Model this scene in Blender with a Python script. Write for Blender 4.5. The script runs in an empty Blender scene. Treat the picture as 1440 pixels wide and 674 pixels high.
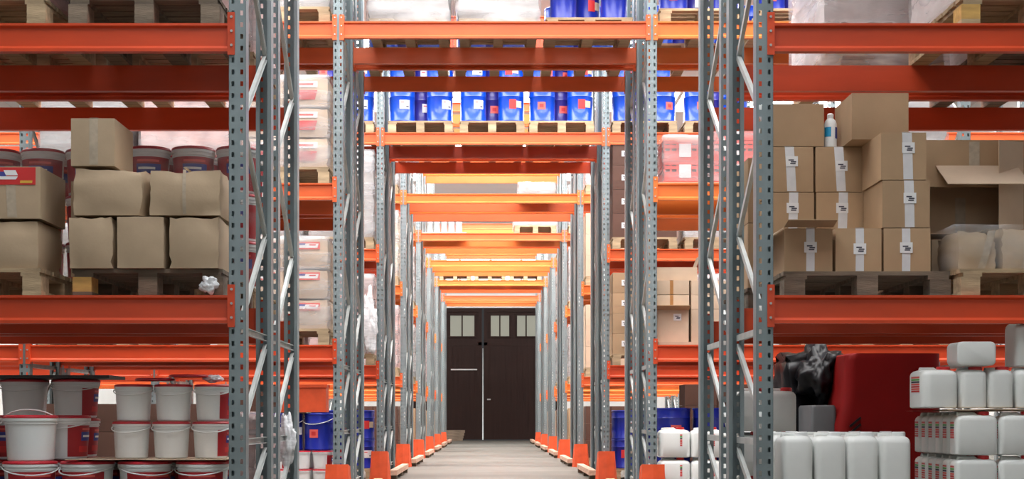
import bpy, bmesh, math, random
from mathutils import Vector, Matrix, noise
SC = bpy.context.scene
COL = SC.collection
PI = math.pi
F, CX, CY, H = 2100.0, 690.0, 588.0, 0.77       # focal length in pixels, vanishing point, eye height
def X(px, d): return (px - CX) * d / F
def Z(py, d): return H + (CY - py) * d / F

# ------------------------------------------------------------------ materials
def new_mat(name):
    m = bpy.data.materials.new(name); m.use_nodes = True
    nt = m.node_tree
    return m, nt, nt.nodes['Principled BSDF']
def mat(name, col, rough=0.5, metal=0.0, var=0.0, scale=6.0, rnd=0.0, bump=0.0, bscale=40.0, stretch=None, spec=0.5, coat=0.0, sss=0.0):
    """principled paint / card / plastic with mottling (var), per-object brightness (rnd) and fine bump"""
    m, nt, b = new_mat(name)
    b.inputs['Roughness'].default_value = rough
    b.inputs['Metallic'].default_value = metal
    b.inputs['Specular IOR Level'].default_value = spec
    b.inputs['Coat Weight'].default_value = coat
    b.inputs['Base Color'].default_value = (*col, 1)
    tc = nt.nodes.new('ShaderNodeTexCoord')
    vec = tc.outputs['Object']
    if stretch:
        mp = nt.nodes.new('ShaderNodeMapping'); mp.inputs['Scale'].default_value = stretch
        nt.links.new(vec, mp.inputs['Vector']); vec = mp.outputs['Vector']
    if var or rnd:
        hs = nt.nodes.new('ShaderNodeHueSaturation'); hs.inputs['Color'].default_value = (*col, 1)
        val = None
        if var:
            n = nt.nodes.new('ShaderNodeTexNoise'); n.inputs['Scale'].default_value = scale; n.inputs['Detail'].default_value = 4
            nt.links.new(vec, n.inputs['Vector'])
            r = nt.nodes.new('ShaderNodeMapRange'); r.inputs['From Min'].default_value = .3; r.inputs['From Max'].default_value = .7
            r.inputs['To Min'].default_value = 1 - var; r.inputs['To Max'].default_value = 1 + var
            nt.links.new(n.outputs['Fac'], r.inputs['Value']); val = r.outputs['Result']
        if rnd:
            oi = nt.nodes.new('ShaderNodeObjectInfo')
            r2 = nt.nodes.new('ShaderNodeMapRange'); r2.inputs['To Min'].default_value = 1 - rnd; r2.inputs['To Max'].default_value = 1 + rnd
            nt.links.new(oi.outputs['Random'], r2.inputs['Value'])
            if val is None: val = r2.outputs['Result']
            else:
                mu = nt.nodes.new('ShaderNodeMath'); mu.operation = 'MULTIPLY'
                nt.links.new(val, mu.inputs[0]); nt.links.new(r2.outputs['Result'], mu.inputs[1]); val = mu.outputs[0]
        nt.links.new(val, hs.inputs['Value']); nt.links.new(hs.outputs['Color'], b.inputs['Base Color'])
    if bump:
        n = nt.nodes.new('ShaderNodeTexNoise'); n.inputs['Scale'].default_value = bscale; n.inputs['Detail'].default_value = 3
        nt.links.new(vec, n.inputs['Vector'])
        bp = nt.nodes.new('ShaderNodeBump'); bp.inputs['Strength'].default_value = bump; bp.inputs['Distance'].default_value = .01
        nt.links.new(n.outputs['Fac'], bp.inputs['Height']); nt.links.new(bp.outputs['Normal'], b.inputs['Normal'])
    return m
def film_mat(name, col, lo, hi, scale=5.0, rough=.22):
    """stretch film: mostly clear, milky where it is bunched"""
    m, nt, b = new_mat(name)
    b.inputs['Base Color'].default_value = (*col, 1); b.inputs['Roughness'].default_value = rough
    b.inputs['Specular IOR Level'].default_value = .8
    tc = nt.nodes.new('ShaderNodeTexCoord')
    mp = nt.nodes.new('ShaderNodeMapping'); mp.inputs['Scale'].default_value = (.7, .7, 3.0); mp.inputs['Rotation'].default_value = (.2, .25, 0)
    n = nt.nodes.new('ShaderNodeTexNoise'); n.inputs['Scale'].default_value = scale; n.inputs['Detail'].default_value = 4; n.inputs['Distortion'].default_value = .4
    nt.links.new(tc.outputs['Object'], mp.inputs['Vector']); nt.links.new(mp.outputs['Vector'], n.inputs['Vector'])
    r = nt.nodes.new('ShaderNodeMapRange'); r.inputs['From Min'].default_value = .38; r.inputs['From Max'].default_value = .68
    r.inputs['To Min'].default_value = lo; r.inputs['To Max'].default_value = hi
    nt.links.new(n.outputs['Fac'], r.inputs['Value'])
    bp = nt.nodes.new('ShaderNodeBump'); bp.inputs['Strength'].default_value = .35; bp.inputs['Distance'].default_value = .02
    nt.links.new(n.outputs['Fac'], bp.inputs['Height']); nt.links.new(bp.outputs['Normal'], b.inputs['Normal'])
    tr = nt.nodes.new('ShaderNodeBsdfTransparent'); mx = nt.nodes.new('ShaderNodeMixShader')
    nt.links.new(r.outputs['Result'], mx.inputs['Fac']); nt.links.new(tr.outputs[0], mx.inputs[1]); nt.links.new(b.outputs[0], mx.inputs[2])
    nt.links.new(mx.outputs[0], nt.nodes['Material Output'].inputs['Surface'])
    return m
def emit_mat(name, col, strength):
    m, nt, b = new_mat(name)
    b.inputs['Base Color'].default_value = (.8, .8, .8, 1)
    b.inputs['Emission Color'].default_value = (*col, 1); b.inputs['Emission Strength'].default_value = strength
    return m
M = {}
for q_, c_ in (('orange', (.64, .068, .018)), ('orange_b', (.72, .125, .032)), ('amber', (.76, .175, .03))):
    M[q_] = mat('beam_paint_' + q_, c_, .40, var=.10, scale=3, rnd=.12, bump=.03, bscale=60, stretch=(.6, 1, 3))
M['orange2'] = mat('guard_orange_paint', (.78, .10, .03), .45, var=.12, scale=8)
M['steel'] = mat('galvanised_steel', (.235, .29, .305), .42, metal=.25, var=.14, scale=7, rnd=.06, stretch=(1, 1, .35))
M['brace'] = mat('zinc_brace_steel', (.46, .49, .48), .42, metal=.3, var=.12, scale=9)
M['zinc'] = mat('zinc_plate', (.45, .47, .47), .4, metal=.5)
M['carton'] = mat('kraft_cardboard', (.43, .285, .165), .75, var=.07, scale=5, rnd=.10, bump=.04, bscale=90)
M['carton_tan'] = mat('tan_cardboard', (.455, .34, .225), .75, var=.07, scale=5, rnd=.06, bump=.05, bscale=70)
M['carton_pale'] = mat('pale_cardboard', (.62, .47, .34), .75, var=.07, scale=5, rnd=.08, bump=.04, bscale=70)
M['carton_shade'] = mat('shade_darkened_cardboard', (.10, .045, .03), .7, var=.08, scale=5, rnd=.08)  # brown card darkened to carry the low light it stands in
M['carton_in'] = mat('cardboard_inside', (.50, .35, .225), .8, var=.08, scale=5)
M['tape'] = mat('clear_packing_tape', (.50, .415, .315), .2, var=.12, scale=25, spec=.8)
M['tape_white'] = mat('white_packing_tape', (.72, .72, .74), .3, var=.05, scale=20)
M['tape_brown'] = mat('brown_packing_tape', (.42, .2, .07), .3, var=.1, scale=20)
M['paper'] = mat('white_paper_label', (.82, .82, .83), .6)
M['ink'] = mat('dark_print', (.05, .05, .08), .6)
M['red_print'] = mat('red_print', (.62, .03, .03), .5)
M['label_red'] = mat('bucket_label_red', (.40, .018, .025), .4)
M['red_soft'] = mat('soft_red_print', (.75, .12, .10), .5)
M['blue_print'] = mat('blue_print', (.05, .06, .30), .5)
M['green_print'] = mat('green_print', (.10, .42, .08), .5)
M['yellow_print'] = mat('yellow_print', (.75, .45, .06), .5)
M['wood'] = mat('pallet_wood', (.42, .31, .19), .8, var=.28, scale=4, rnd=.22, bump=.25, bscale=30, stretch=(1, 6, 6))
M['wood_old'] = mat('weathered_wood', (.19, .145, .105), .85, var=.3, scale=4, rnd=.25, bump=.3, bscale=30, stretch=(1, 6, 6))
M['wood_gold'] = mat('fresh_wood', (.55, .33, .10), .8, var=.2, scale=6, stretch=(1, 5, 5))
M['wood_pink'] = mat('rail_wood', (.62, .40, .29), .75, var=.2, scale=6, stretch=(5, 1, 5))
M['white_pl'] = mat('white_plastic', (.80, .82, .82), .38, rnd=.03)
M['can_pl'] = mat('jerrycan_plastic', (.80, .82, .80), .35, rnd=.04, var=.03, scale=8)
M['red_pl'] = mat('red_plastic', (.50, .02, .035), .35)
M['red_cap'] = mat('red_cap_plastic', (.62, .03, .03), .35)
M['blue'] = mat('blue_drum_paint', (.002, .058, .50), .28, rnd=.12, coat=.3)
M['navy'] = mat('navy_drum_paint', (.028, .025, .24), .3, rnd=.1, coat=.3)
M['dkblue'] = mat('deep_blue_plastic', (.010, .022, .30), .3, rnd=.1)
M['grey_pl'] = mat('grey_plastic', (.075, .08, .085), .5, spec=.25, var=.05)
M['black'] = mat('black_plastic_sheet', (.006, .006, .008), .36, spec=.3)
M['rubber'] = mat('black_rubber', (.012, .012, .012), .7)
M['machine'] = mat('machine_red_paint', (.15, .004, .004), .55, spec=.12, var=.08, scale=4)
M['film'] = film_mat('stretch_film', (.62, .62, .635), .15, .6, 3)
M['film_thin'] = film_mat('thin_stretch_film', (.88, .88, .9), .02, .22, 3, .1)
M['film_rag'] = film_mat('bunched_film', (.85, .87, .9), .65, 1.0, 12)
M['sack'] = mat('white_sack', (.42, .405, .40), .6, var=.10, scale=9, rnd=.05)
M['sack_lit'] = mat('lit_white_sack', (.84, .79, .79), .6, var=.10, scale=9)  # lighter copy of the white sack, lifting loads that stand in shade
M['film_lit'] = film_mat('lit_stretch_film', (.9, .88, .9), .15, .6, 3)  # same film made lighter, standing in for light on those loads
M['sack_pink'] = mat('pink_printed_sack', (.72, .50, .48), .55, var=.22, scale=7, rnd=.05)
M['sack_cream'] = mat('cream_sack', (.74, .66, .54), .6, var=.08, scale=9, rnd=.05)
M['door'] = mat('dark_brown_door_paint', (.022, .0105, .0085), .6, spec=.15, var=.15, scale=3, stretch=(6, 1, .3))
M['frame_paint'] = mat('window_frame_paint', (.55, .56, .55), .5)
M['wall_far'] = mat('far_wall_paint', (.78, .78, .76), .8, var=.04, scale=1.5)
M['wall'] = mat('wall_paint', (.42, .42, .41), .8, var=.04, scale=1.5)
M['ceil'] = mat('ceiling_sheet', (.55, .56, .57), .7, var=.03, scale=1.0)
M['green_light'] = emit_mat('green_lamp', (.1, .9, .3), .6)
for q_, v_ in enumerate((11, 13, 15, 18, 18, 18, 16, 5)): M['sky_panel%d' % q_] = emit_mat('skylight_daylight', (1.0, .985, .96), v_)
M['sky_front'] = emit_mat('front_skylight_daylight', (.97, .985, 1.0), 9.0)
M['win_back'] = emit_mat('back_window_daylight', (1.0, 1.0, .98), 2.5)
M['win_day'] = emit_mat('window_daylight', (.98, 1.0, 1.0), 4.0)
M['door_glass'] = emit_mat('dusty_door_glass', (.72, .74, .60), .28); M['door_glass'].node_tree.nodes['Principled BSDF'].inputs['Base Color'].default_value = (.10, .10, .08, 1)
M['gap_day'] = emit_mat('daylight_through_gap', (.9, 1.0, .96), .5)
def floor_mat():
    m, nt, b = new_mat('concrete_floor')
    tc = nt.nodes.new('ShaderNodeTexCoord')
    n = nt.nodes.new('ShaderNodeTexNoise'); n.inputs['Scale'].default_value = .9; n.inputs['Detail'].default_value = 7; n.inputs['Roughness'].default_value = .6
    mp = nt.nodes.new('ShaderNodeMapping'); mp.inputs['Scale'].default_value = (.5, 1.1, 1)
    nt.links.new(tc.outputs['Object'], mp.inputs['Vector']); nt.links.new(mp.outputs['Vector'], n.inputs['Vector'])
    cr = nt.nodes.new('ShaderNodeValToRGB')
    cr.color_ramp.elements[0].position = .3; cr.color_ramp.elements[0].color = (.062, .057, .046, 1)
    cr.color_ramp.elements[1].position = .7; cr.color_ramp.elements[1].color = (.145, .136, .112, 1)
    nt.links.new(n.outputs['Fac'], cr.inputs['Fac']); nt.links.new(cr.outputs['Color'], b.inputs['Base Color'])
    n2 = nt.nodes.new('ShaderNodeTexNoise'); n2.inputs['Scale'].default_value = 25; n2.inputs['Detail'].default_value = 4
    nt.links.new(tc.outputs['Object'], n2.inputs['Vector'])
    bp = nt.nodes.new('ShaderNodeBump'); bp.inputs['Strength'].default_value = .2; bp.inputs['Distance'].default_value = .01
    nt.links.new(n2.outputs['Fac'], bp.inputs['Height']); nt.links.new(bp.outputs['Normal'], b.inputs['Normal'])
    b.inputs['Roughness'].default_value = .55
    return m
M['floor'] = floor_mat()

# ------------------------------------------------------------------ mesh building
class MB:
    def __init__(s): s.v = []; s.f = []; s.mi = []; s.mats = []; s.sm = []
    def mat(s, m):
        if m not in s.mats: s.mats.append(m)
        return s.mats.index(m)
    def add(s, vs, fs, m, smooth=False, T=None):
        k = len(s.v); i = s.mat(m)
        s.v += [tuple(T @ Vector(v)) if T else tuple(v) for v in vs]
        for f in fs: s.f.append(tuple(k + j for j in f)); s.mi.append(i); s.sm.append(smooth)
        return s
    def box(s, x0, x1, y0, y1, z0, z1, m, T=None):
        vs = [(x, y, z) for z in (z0, z1) for y in (y0, y1) for x in (x0, x1)]
        fs = [(0, 2, 3, 1), (4, 5, 7, 6), (0, 1, 5, 4), (2, 6, 7, 3), (0, 4, 6, 2), (1, 3, 7, 5)]
        return s.add(vs, fs, m, False, T)
    def prism(s, poly, a0, a1, m, axis='x', T=None, caps=True):
        """extrude a closed 2D polygon along an axis: poly is (y,z) for x, (x,z) for y, (x,y) for z"""
        def p(u, v, a): return (a, u, v) if axis == 'x' else (u, a, v) if axis == 'y' else (u, v, a)
        n = len(poly)
        vs = [p(u, v, a0) for u, v in poly] + [p(u, v, a1) for u, v in poly]
        fs = [(i, (i + 1) % n, n + (i + 1) % n, n + i) for i in range(n)]
        if caps: fs += [tuple(range(n))[::-1], tuple(range(n, 2 * n))]
        return s.add(vs, fs, m, False, T)
    def lathe(s, prof, m, seg=24, T=None, a0=0, a1=2 * PI, smooth=True):
        full = abs(a1 - a0 - 2 * PI) < 1e-6
        n = seg if full else seg + 1
        vs = []
        for r, z in prof:
            for i in range(n):
                a = a0 + (a1 - a0) * i / seg
                vs.append((r * math.cos(a), r * math.sin(a), z))
        fs = []
        for j in range(len(prof) - 1):
            for i in range(seg):
                k = (i + 1) % n
                fs.append((j * n + i, j * n + k, (j + 1) * n + k, (j + 1) * n + i))
        return s.add(vs, fs, m, smooth, T)
    def rings(s, rings, m, smooth=True, cap=True, T=None):
        n = len(rings[0]); vs = [p for r in rings for p in r]; fs = []
        for j in range(len(rings) - 1):
            for i in range(n):
                k = (i + 1) % n
                fs.append((j * n + i, j * n + k, (j + 1) * n + k, (j + 1) * n + i))
        if cap: fs += [tuple(range(n))[::-1], tuple(range((len(rings) - 1) * n, len(rings) * n))]
        return s.add(vs, fs, m, smooth, T)
    def tube(s, pts, r, m, seg=6, T=None):
        pts = [Vector(p) for p in pts]; rings = []
        for i, p in enumerate(pts):
            t = (pts[min(i + 1, len(pts) - 1)] - pts[max(i - 1, 0)]).normalized()
            u = t.orthogonal().normalized() if i == 0 else (u - t * u.dot(t)).normalized()
            w = t.cross(u)
            rings.append([tuple(p + (u * math.cos(2 * PI * k / seg) + w * math.sin(2 * PI * k / seg)) * r) for k in range(seg)])
        return s.rings(rings, m, True, True, T)
    def mesh(s, name, sharp=35):
        me = bpy.data.meshes.new(name); me.from_pydata(s.v, [], s.f)
        for m in s.mats: me.materials.append(m)
        me.polygons.foreach_set('material_index', s.mi)
        me.polygons.foreach_set('use_smooth', s.sm)
        me.update()
        bm = bmesh.new(); bm.from_mesh(me); bmesh.ops.recalc_face_normals(bm, faces=bm.faces); bm.to_mesh(me); bm.free()
        if any(s.sm) and sharp: me.set_sharp_from_angle(angle=math.radians(sharp))
        return me
CACHE = {}
def cached(key, fn):
    if key not in CACHE: CACHE[key] = fn()
    return CACHE[key]
def ob(name, me, parent=None, loc=(0, 0, 0), rot=(0, 0, 0)):
    o = bpy.data.objects.new(name, me); COL.objects.link(o)
    o.location = loc; o.rotation_euler = rot
    if parent: o.parent = parent
    return o
LABELS = {}
def tag(o, label, cat, group=None, kind=None):
    o['label'] = label; o['category'] = cat
    if group: o['group'] = group
    if kind: o['kind'] = kind
    LABELS.setdefault(label, []).append(o.name)
    return o
def struct(name, me, loc=(0, 0, 0), rot=(0, 0, 0), parent=None):
    o = ob(name, me, parent, loc, rot)
    if not parent: o['kind'] = 'structure'
    return o
def sheet(w, d, h, n=5):
    """cube split in a grid; returned as bmesh, base at z = 0"""
    bm = bmesh.new(); bmesh.ops.create_cube(bm, size=2)
    bmesh.ops.subdivide_edges(bm, edges=bm.edges[:], cuts=n, use_grid_fill=True)
    return bm

# ------------------------------------------------------------------ layout of the racks
ROWS = [('A', 7.9, .055, 'front rack'), ('B', 13.28, .039, 'second rack'), ('C', 18.45, .03, 'third rack'), ('D', 23.5, .02, 'fourth rack'),
        ('E', 28.5, .015, 'fifth rack'), ('F', 33.4, .01, 'sixth rack'), ('G', 38.2, .01, 'seventh rack'), ('H', 43.1, .01, 'eighth rack')]
ROWD = {k: d for k, d, c, n in ROWS}; ROWX = {k: c for k, d, c, n in ROWS}; ROWN = {k: n for k, d, c, n in ROWS}
BAY, FD, GAP, PW, PH = 2.79, 1.0, .2, .09, 6.5
LV = {1: 1.42, 2: 2.86, 3: 4.30, 4: 5.74}
LVN = {0: 'floor', 1: 'lower shelf', 2: 'upper shelf', 3: 'third shelf', 4: 'fourth shelf'}
ORD = ['first', 'second', 'third', 'fourth', 'fifth', 'sixth', 'seventh', 'eighth']

# --- upright posts: perforated channel, holes are real openings
def post_mesh():
    mb = MB(); xs = [-.045, -.031, -.016, .016, .031, .045]; zs = [0]; pitch = .0625; hh = .026
    k = int(PH / pitch)
    for i in range(k): zs += [i * pitch + .018, i * pitch + .018 + hh]
    zs.append(PH); nx = len(xs)
    vs = [(x, 0, z) for z in zs for x in xs]; fs = []
    for j in range(len(zs) - 1):
        for i in range(nx - 1):
            if i in (1, 3) and j % 2 == 1: continue
            fs.append((j * nx + i, j * nx + i + 1, (j + 1) * nx + i + 1, (j + 1) * nx + i))
    mb.add(vs, fs, M['steel'])
    for sx in (-1, 1):
        a = sx * .045; b = sx * .022
        poly = [(a, 0), (a, .092), (b, .092), (b, .089), (a - sx * .003, .089), (a - sx * .003, .0)]
        mb.prism(poly, 0, PH, M['steel'], 'z')
    mb.box(-.014, .014, .0005, .006, 0, PH, M['steel'])       # the pressed rib between the hole rows
    return mb.mesh('post')
def bar_mesh(p, q):
    """C-section brace from p to q"""
    p, q = Vector(p), Vector(q); L = (q - p).length
    mb = MB(); w, t, fl = .036, .003, .022
    poly = [(-w / 2, 0), (w / 2, 0), (w / 2, fl), (w / 2 - t, fl), (w / 2 - t, t), (-w / 2 + t, t), (-w / 2 + t, fl), (-w / 2, fl)]
    d = (q - p).normalized(); xax = Vector((1, 0, 0)); side = xax.cross(d)
    T = Matrix(((side.x, xax.x, d.x, p.x), (side.y, xax.y, d.y, p.y), (side.z, xax.z, d.z, p.z), (0, 0, 0, 1)))
    mb.prism(poly, 0, L, M['brace'], 'z', T)
    return mb
HOR = [.15, .64, 1.24]
def brace_lines():
    ds = [((.91, .58), (.09, .2)), ((.91, 1.19), (.09, .72))]
    z = 1.31; fr = True
    while z < PH - .6:
        a, b = (.09, .91) if fr else (.91, .09)
        ds.append(((a, z), (b, z + .53))); z += .53; fr = not fr
    return ds
def mesh_of(mb, n): return mb.mesh(n)
def plate_mesh():
    mb = MB(); mb.box(-.07, .07, -.03, .12, 0, .008, M['zinc'])
    for x in (-.055, .055): mb.lathe([(0, .02), (.009, .02), (.009, .008)], M['zinc'], 8, Matrix.Translation((x, .107, 0)))
    return mb.mesh('base_plate')
def upright_frame(row, x, y, label, detail=True):
    e = ob('upright_frame', None, None, (x, y, 0)); tag(e, label, 'rack upright', 'upright frames of the pallet racks')
    pm = cached('post', post_mesh)
    ob('post', pm, e, (0, 0, .008)); ob('post', pm, e, (0, FD, .008), (0, 0, PI))
    bp = cached('plate', plate_mesh)
    ob('base_plate', bp, e, (0, 0, 0)); ob('base_plate', bp, e, (0, FD, 0), (0, 0, PI))
    ds = brace_lines()
    if detail:
        for i, z in enumerate(HOR): ob('horizontal_brace', cached('hb%d' % i, lambda: bar_mesh((.0, .09, z), (.0, .91, z)).mesh('horizontal_brace')), e)
        for i, (a, b) in enumerate(ds):
            if b[1] > 5: continue
            ob('diagonal_brace', cached('db%d' % i, lambda: bar_mesh((.0, a[0], a[1]), (.0, b[0], b[1])).mesh('diagonal_brace')), e)
    else:
        def allb():
            mb = MB()
            for p, q in [((.09, z), (.91, z)) for z in HOR] + ds:
                t = bar_mesh((0, *p), (0, *q)); mb.add(t.v, t.f, M['brace'])
            return mb.mesh('bracing')
        ob('bracing', cached('allb', allb), e)
    return e

# --- beams with hooked end connectors
BL = BAY - PW - .002
def beam_mesh(pm):
    mb = MB()
    poly = [(0, 0), (0, -.013), (.016, -.024), (.016, -.118), (0, -.132), (0, -.15), (.05, -.15), (.05, 0)]
    mb.prism(poly, -BL / 2 + .004, BL / 2 - .004, M[pm], 'x')
    return mb.mesh('beam')
def conn_mesh(pm):
    mb = MB()                                               # the L-shaped hooked plate on the post's face (left end; mirrored by rotation of the data)
    mb.box(-.034, .004, -.012, -.006, -.17, .055, M[pm])
    mb.box(.0005, .006, -.006, .05, -.17, .055, M[pm])
    for z in (.03, -.045, -.12): mb.lathe([(0, .006), (.007, .006), (.007, 0)], M['zinc'], 8, Matrix.Translation((-.017, -.012, z)) @ Matrix.Rotation(PI / 2, 4, 'X'))
    return mb.mesh('end_connector')
def conn_mesh_r(pm):
    me = conn_mesh(pm); me.transform(Matrix.Scale(-1, 4, (1, 0, 0))); me.flip_normals(); return me
def pallet_beam(x, y, z, label, back=False, pm='orange'):
    e = ob('pallet_beam', None, None, (x, y, z), (0, 0, PI if back else 0)); tag(e, label, 'rack beam', 'orange beams of the pallet racks')
    ob('beam', cached('beam' + pm, lambda: beam_mesh(pm)), e)
    ob('end_connector', cached('connl' + pm, lambda: conn_mesh(pm)), e, (-BL / 2, 0, 0)); ob('end_connector', cached('connr' + pm, lambda: conn_mesh_r(pm)), e, (BL / 2, 0, 0))
    return e
def guard_mesh():
    mb = MB(); t = .006
    def plate(pts, n):
        n = Vector(n) * t; a = [Vector(p) for p in pts]; k = len(a)
        vs = a + [p + n for p in a]
        fs = [tuple(range(k)), tuple(range(k, 2 * k))[::-1]] + [(i, (i + 1) % k, k + (i + 1) % k, k + i) for i in range(k)]
        mb.add(vs, fs, M['orange2'])
    plate([(-.10, 0, 0), (0, -.012, 0), (0, -.012, .36), (-.10, 0, .36)], (0, 1, 0))
    plate([(0, -.012, 0), (.10, 0, 0), (.10, 0, .36), (0, -.012, .36)], (0, 1, 0))
    for s in (-1, 1):
        plate([(s * .10, 0, 0), (s * .135, .10, 0), (s * .108, .09, .34), (s * .10, 0, .36)], (-s, 0, 0))
    mb.box(-.10, .10, .006, .06, 0, .006, M['orange2'])
    return mb.mesh('column_guard')
def side_word(s): return 'left' if s < 0 else 'right'
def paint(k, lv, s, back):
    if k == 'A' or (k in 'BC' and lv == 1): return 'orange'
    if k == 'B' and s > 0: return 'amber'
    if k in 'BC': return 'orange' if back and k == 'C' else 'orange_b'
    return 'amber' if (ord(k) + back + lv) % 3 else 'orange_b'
def build_row(k, d, c, rn):
    nb = {'A': 1, 'B': 2, 'C': 2, 'D': 2}.get(k, 1)
    runs = [(d, 'front run'), (d + FD + GAP, 'rear run')]
    for y0, run in runs:
        for s in (-1, 1):
            for b in range(nb + 1):
                xx = c + s * (BAY / 2 + BAY * b)
                w = ['beside the passage on the', 'one bay', 'two bays'][b]
                upright_frame(k, xx, y0, 'grey perforated upright frame %s %s%s, %s of %s' % (w, side_word(s), '' if b == 0 else ' of passage', run, rn), k in 'ABC')
    lines = [(d, False, 'front beam of front run'), (d + FD, True, 'back beam of front run'), (d + FD + GAP, False, 'front beam of rear run'), (d + 2 * FD + GAP, True, 'back beam of rear run')]
    for yy, back, ln in lines:
        for lv in (1, 2, 3, 4):
            for s in (-1, 1):
                for b in range(nb):
                    if lv > 3: continue
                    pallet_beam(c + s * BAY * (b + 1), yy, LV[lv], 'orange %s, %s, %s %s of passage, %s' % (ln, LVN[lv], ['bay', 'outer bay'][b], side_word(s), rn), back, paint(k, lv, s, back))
            if lv == 3 or lv == 4 and k in 'CDEFGH':
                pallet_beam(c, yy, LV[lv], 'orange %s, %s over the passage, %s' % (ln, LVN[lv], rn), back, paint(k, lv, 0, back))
    if k != 'A':
        for s in (-1, 1):
            xx = c + s * BAY / 2
            g = ob('column_guard', cached('guard', guard_mesh), None, (xx, d - .115, 0))
            tag(g, 'orange steel post guard on the floor %s of the passage, %s' % (side_word(s), rn), 'post guard', 'orange post guards along the passage')
for r in ROWS: build_row(*r)

# wooden rails along the passage at the foot of the racks
def rail_mesh():
    mb = MB(); mb.box(-.045, .045, 0, 2.65, .055, .12, M['wood_pink']); return mb.mesh('rail_plank')
def railblock_mesh():
    mb = MB(); mb.box(-.04, .04, -.06, .06, 0, .055, M['wood_old']); return mb.mesh('support_block')
for k in 'BCDEFGH':
    for s in (-1, 1):
        e = ob('wooden_rail', None, None, (ROWX[k] + s * (BAY / 2 - .155), ROWD[k] + .08, 0))
        tag(e, 'low pinkish wooden rail on the floor %s of the passage at the %s' % (side_word(s), ROWN[k]), 'wooden rail', 'wooden floor rails along the passage')
        ob('rail_plank', cached('rail', rail_mesh), e)
        for yy in (.15, 1.3, 2.5): ob('support_block', cached('railb', railblock_mesh), e, (0, yy, 0))

# ------------------------------------------------------------------ pallets
def pallet_parts(mw):
    def deck():
        mb = MB(); random.seed(4)
        for i in range(9):
            y = -.5 + i * .113; j = random.uniform(-.006, .006)
            mb.box(-.4 + j, .4 + j, y + .004, y + .1, .122, .144, mw)
        for x in (-.34, 0, .34): mb.box(x - .05, x + .05, -.5, .5, .1, .122, mw)
        return mb.mesh('deck')
    def block():
        mb = MB(); mb.box(-.05, .05, -.07, .07, .022, .1, mw); return mb.mesh('block')
    def runner():
        mb = MB(); mb.box(-.05, .05, -.5, .5, 0, .022, mw); return mb.mesh('runner')
    return deck, block, runner
def pallet(x, y, z, label, depth=1.0, wood='wood', rz=0, gold=None, simple=False, group='wooden pallets on the racks', width=.8):
    """x,y = centre"""
    mw = M[wood]
    dk, bl, rn = pallet_parts(mw)
    if simple:
        def whole():
            mb = MB()
            for me, offs in ((dk(), [(0, 0)]), (bl(), [(a, b) for a in (-.35, 0, .35) for b in (-.43, 0, .43)]), (rn(), [(a, 0) for a in (-.35, 0, .35)])):
                for a, b in offs:
                    mb.add([(v.co.x + a, v.co.y + b, v.co.z) for v in me.vertices], [tuple(p.vertices) for p in me.polygons], mw)
            return mb.mesh('pallet')
        e = ob('pallet', cached('pal_' + wood, whole), None, (x, y, z), (0, 0, rz))
    else:
        e = ob('pallet', None, None, (x, y, z), (0, 0, rz))
        ob('deck', cached('deck' + wood, dk), e)
        for i, a in enumerate((-.35, 0, .35)):
            ob('runner', cached('run' + wood, rn), e, (a, 0, 0))
            for j, b in enumerate((-.43, 0, .43)):
                if gold == i and j == 0:
                    g = ob('block', cached('blockgold', pallet_parts(M['wood_gold'])[1]), e, (a, b, 0)); g['label'] = 'block of fresh yellow wood'
                else: ob('block', cached('block' + wood, bl), e, (a, b, 0))
    e.scale = (width / .8, depth, 1)
    return tag(e, label, 'pallet', group)
PT = .1445

# ------------------------------------------------------------------ cartons
def bulge_f(u, v, b): return b * (1 - u * u) * (1 - v * v)
def carton_mesh(w, d, h, m, b=.006, crush=0.0, seed=1, name='carton'):
    rnd = random.Random(seed)
    bm = sheet(w, d, h, 7)
    cor = {}
    for v in bm.verts:
        x, y, z = v.co
        ax, ay, az = abs(x), abs(y), abs(z)
        nx, ny, nz = x, y, z
        dx = dy = dz = 0
        if ax > .999: dx = math.copysign(bulge_f(y, z, b), x)
        if ay > .999: dy = math.copysign(bulge_f(x, z, b), y)
        if z > .999: dz = bulge_f(x, y, b * .6) - crush * .35 * (1 - abs(x)) * 0
        px, py, pz = x * w / 2 + dx, y * d / 2 + dy, (z + 1) * h / 2 + dz
        # sagging, crumpled edges
        if crush:
            e = sum(1 for a in (ax, ay, az) if a > .7)
            if e >= 2:
                nz_ = noise.noise(Vector((x * 1.7 + seed * 3.1, y * 1.7, z * 1.7 + seed)))
                nx_ = noise.noise(Vector((x * 1.9 - seed, y * 1.3, z * 2.1 + 7)))
                k = crush * (.5 if e == 2 else 1)
                px -= math.copysign(abs(nx_) * k, x); py -= math.copysign(abs(nz_) * k * .8, y)
                if z > 0: pz -= abs(nz_ + .25) * k
            pz -= max(0, z) * crush * .5 * (1 - ay * ay * .5) * (1 - ax * ax) * .6
        v.co = (px, py, max(0.0, pz))
    for f in bm.faces: f.smooth = True
    me = bpy.data.meshes.new(name); bm.to_mesh(me); bm.free()
    me.materials.append(m); me.set_sharp_from_angle(angle=math.radians(40))
    return me
def patch(mb, w, d, h, b, u0, u1, v0, v1, m, off=.002, skew=0, n=4, crush=0):
    """conforming strip on the front face; u,v in -1..1"""
    vs, fs = [], []
    for j in range(n + 1):
        for i in range(n + 1):
            v = v0 + (v1 - v0) * j / n; u = u0 + (u1 - u0) * i / n + skew * (v - v0)
            vs.append((u * w / 2, -d / 2 - bulge_f(u, v, b) - off, (v + 1) * h / 2))
    for j in range(n):
        for i in range(n):
            a = j * (n + 1) + i; fs.append((a, a + 1, a + n + 2, a + n + 1))
    k = len(vs); vs2 = vs + [(x, y + off * .8, z) for x, y, z in vs]
    fs2 = fs + [tuple(k + q for q in f[::-1]) for f in fs]
    mb.add(vs2, fs2, m)
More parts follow.
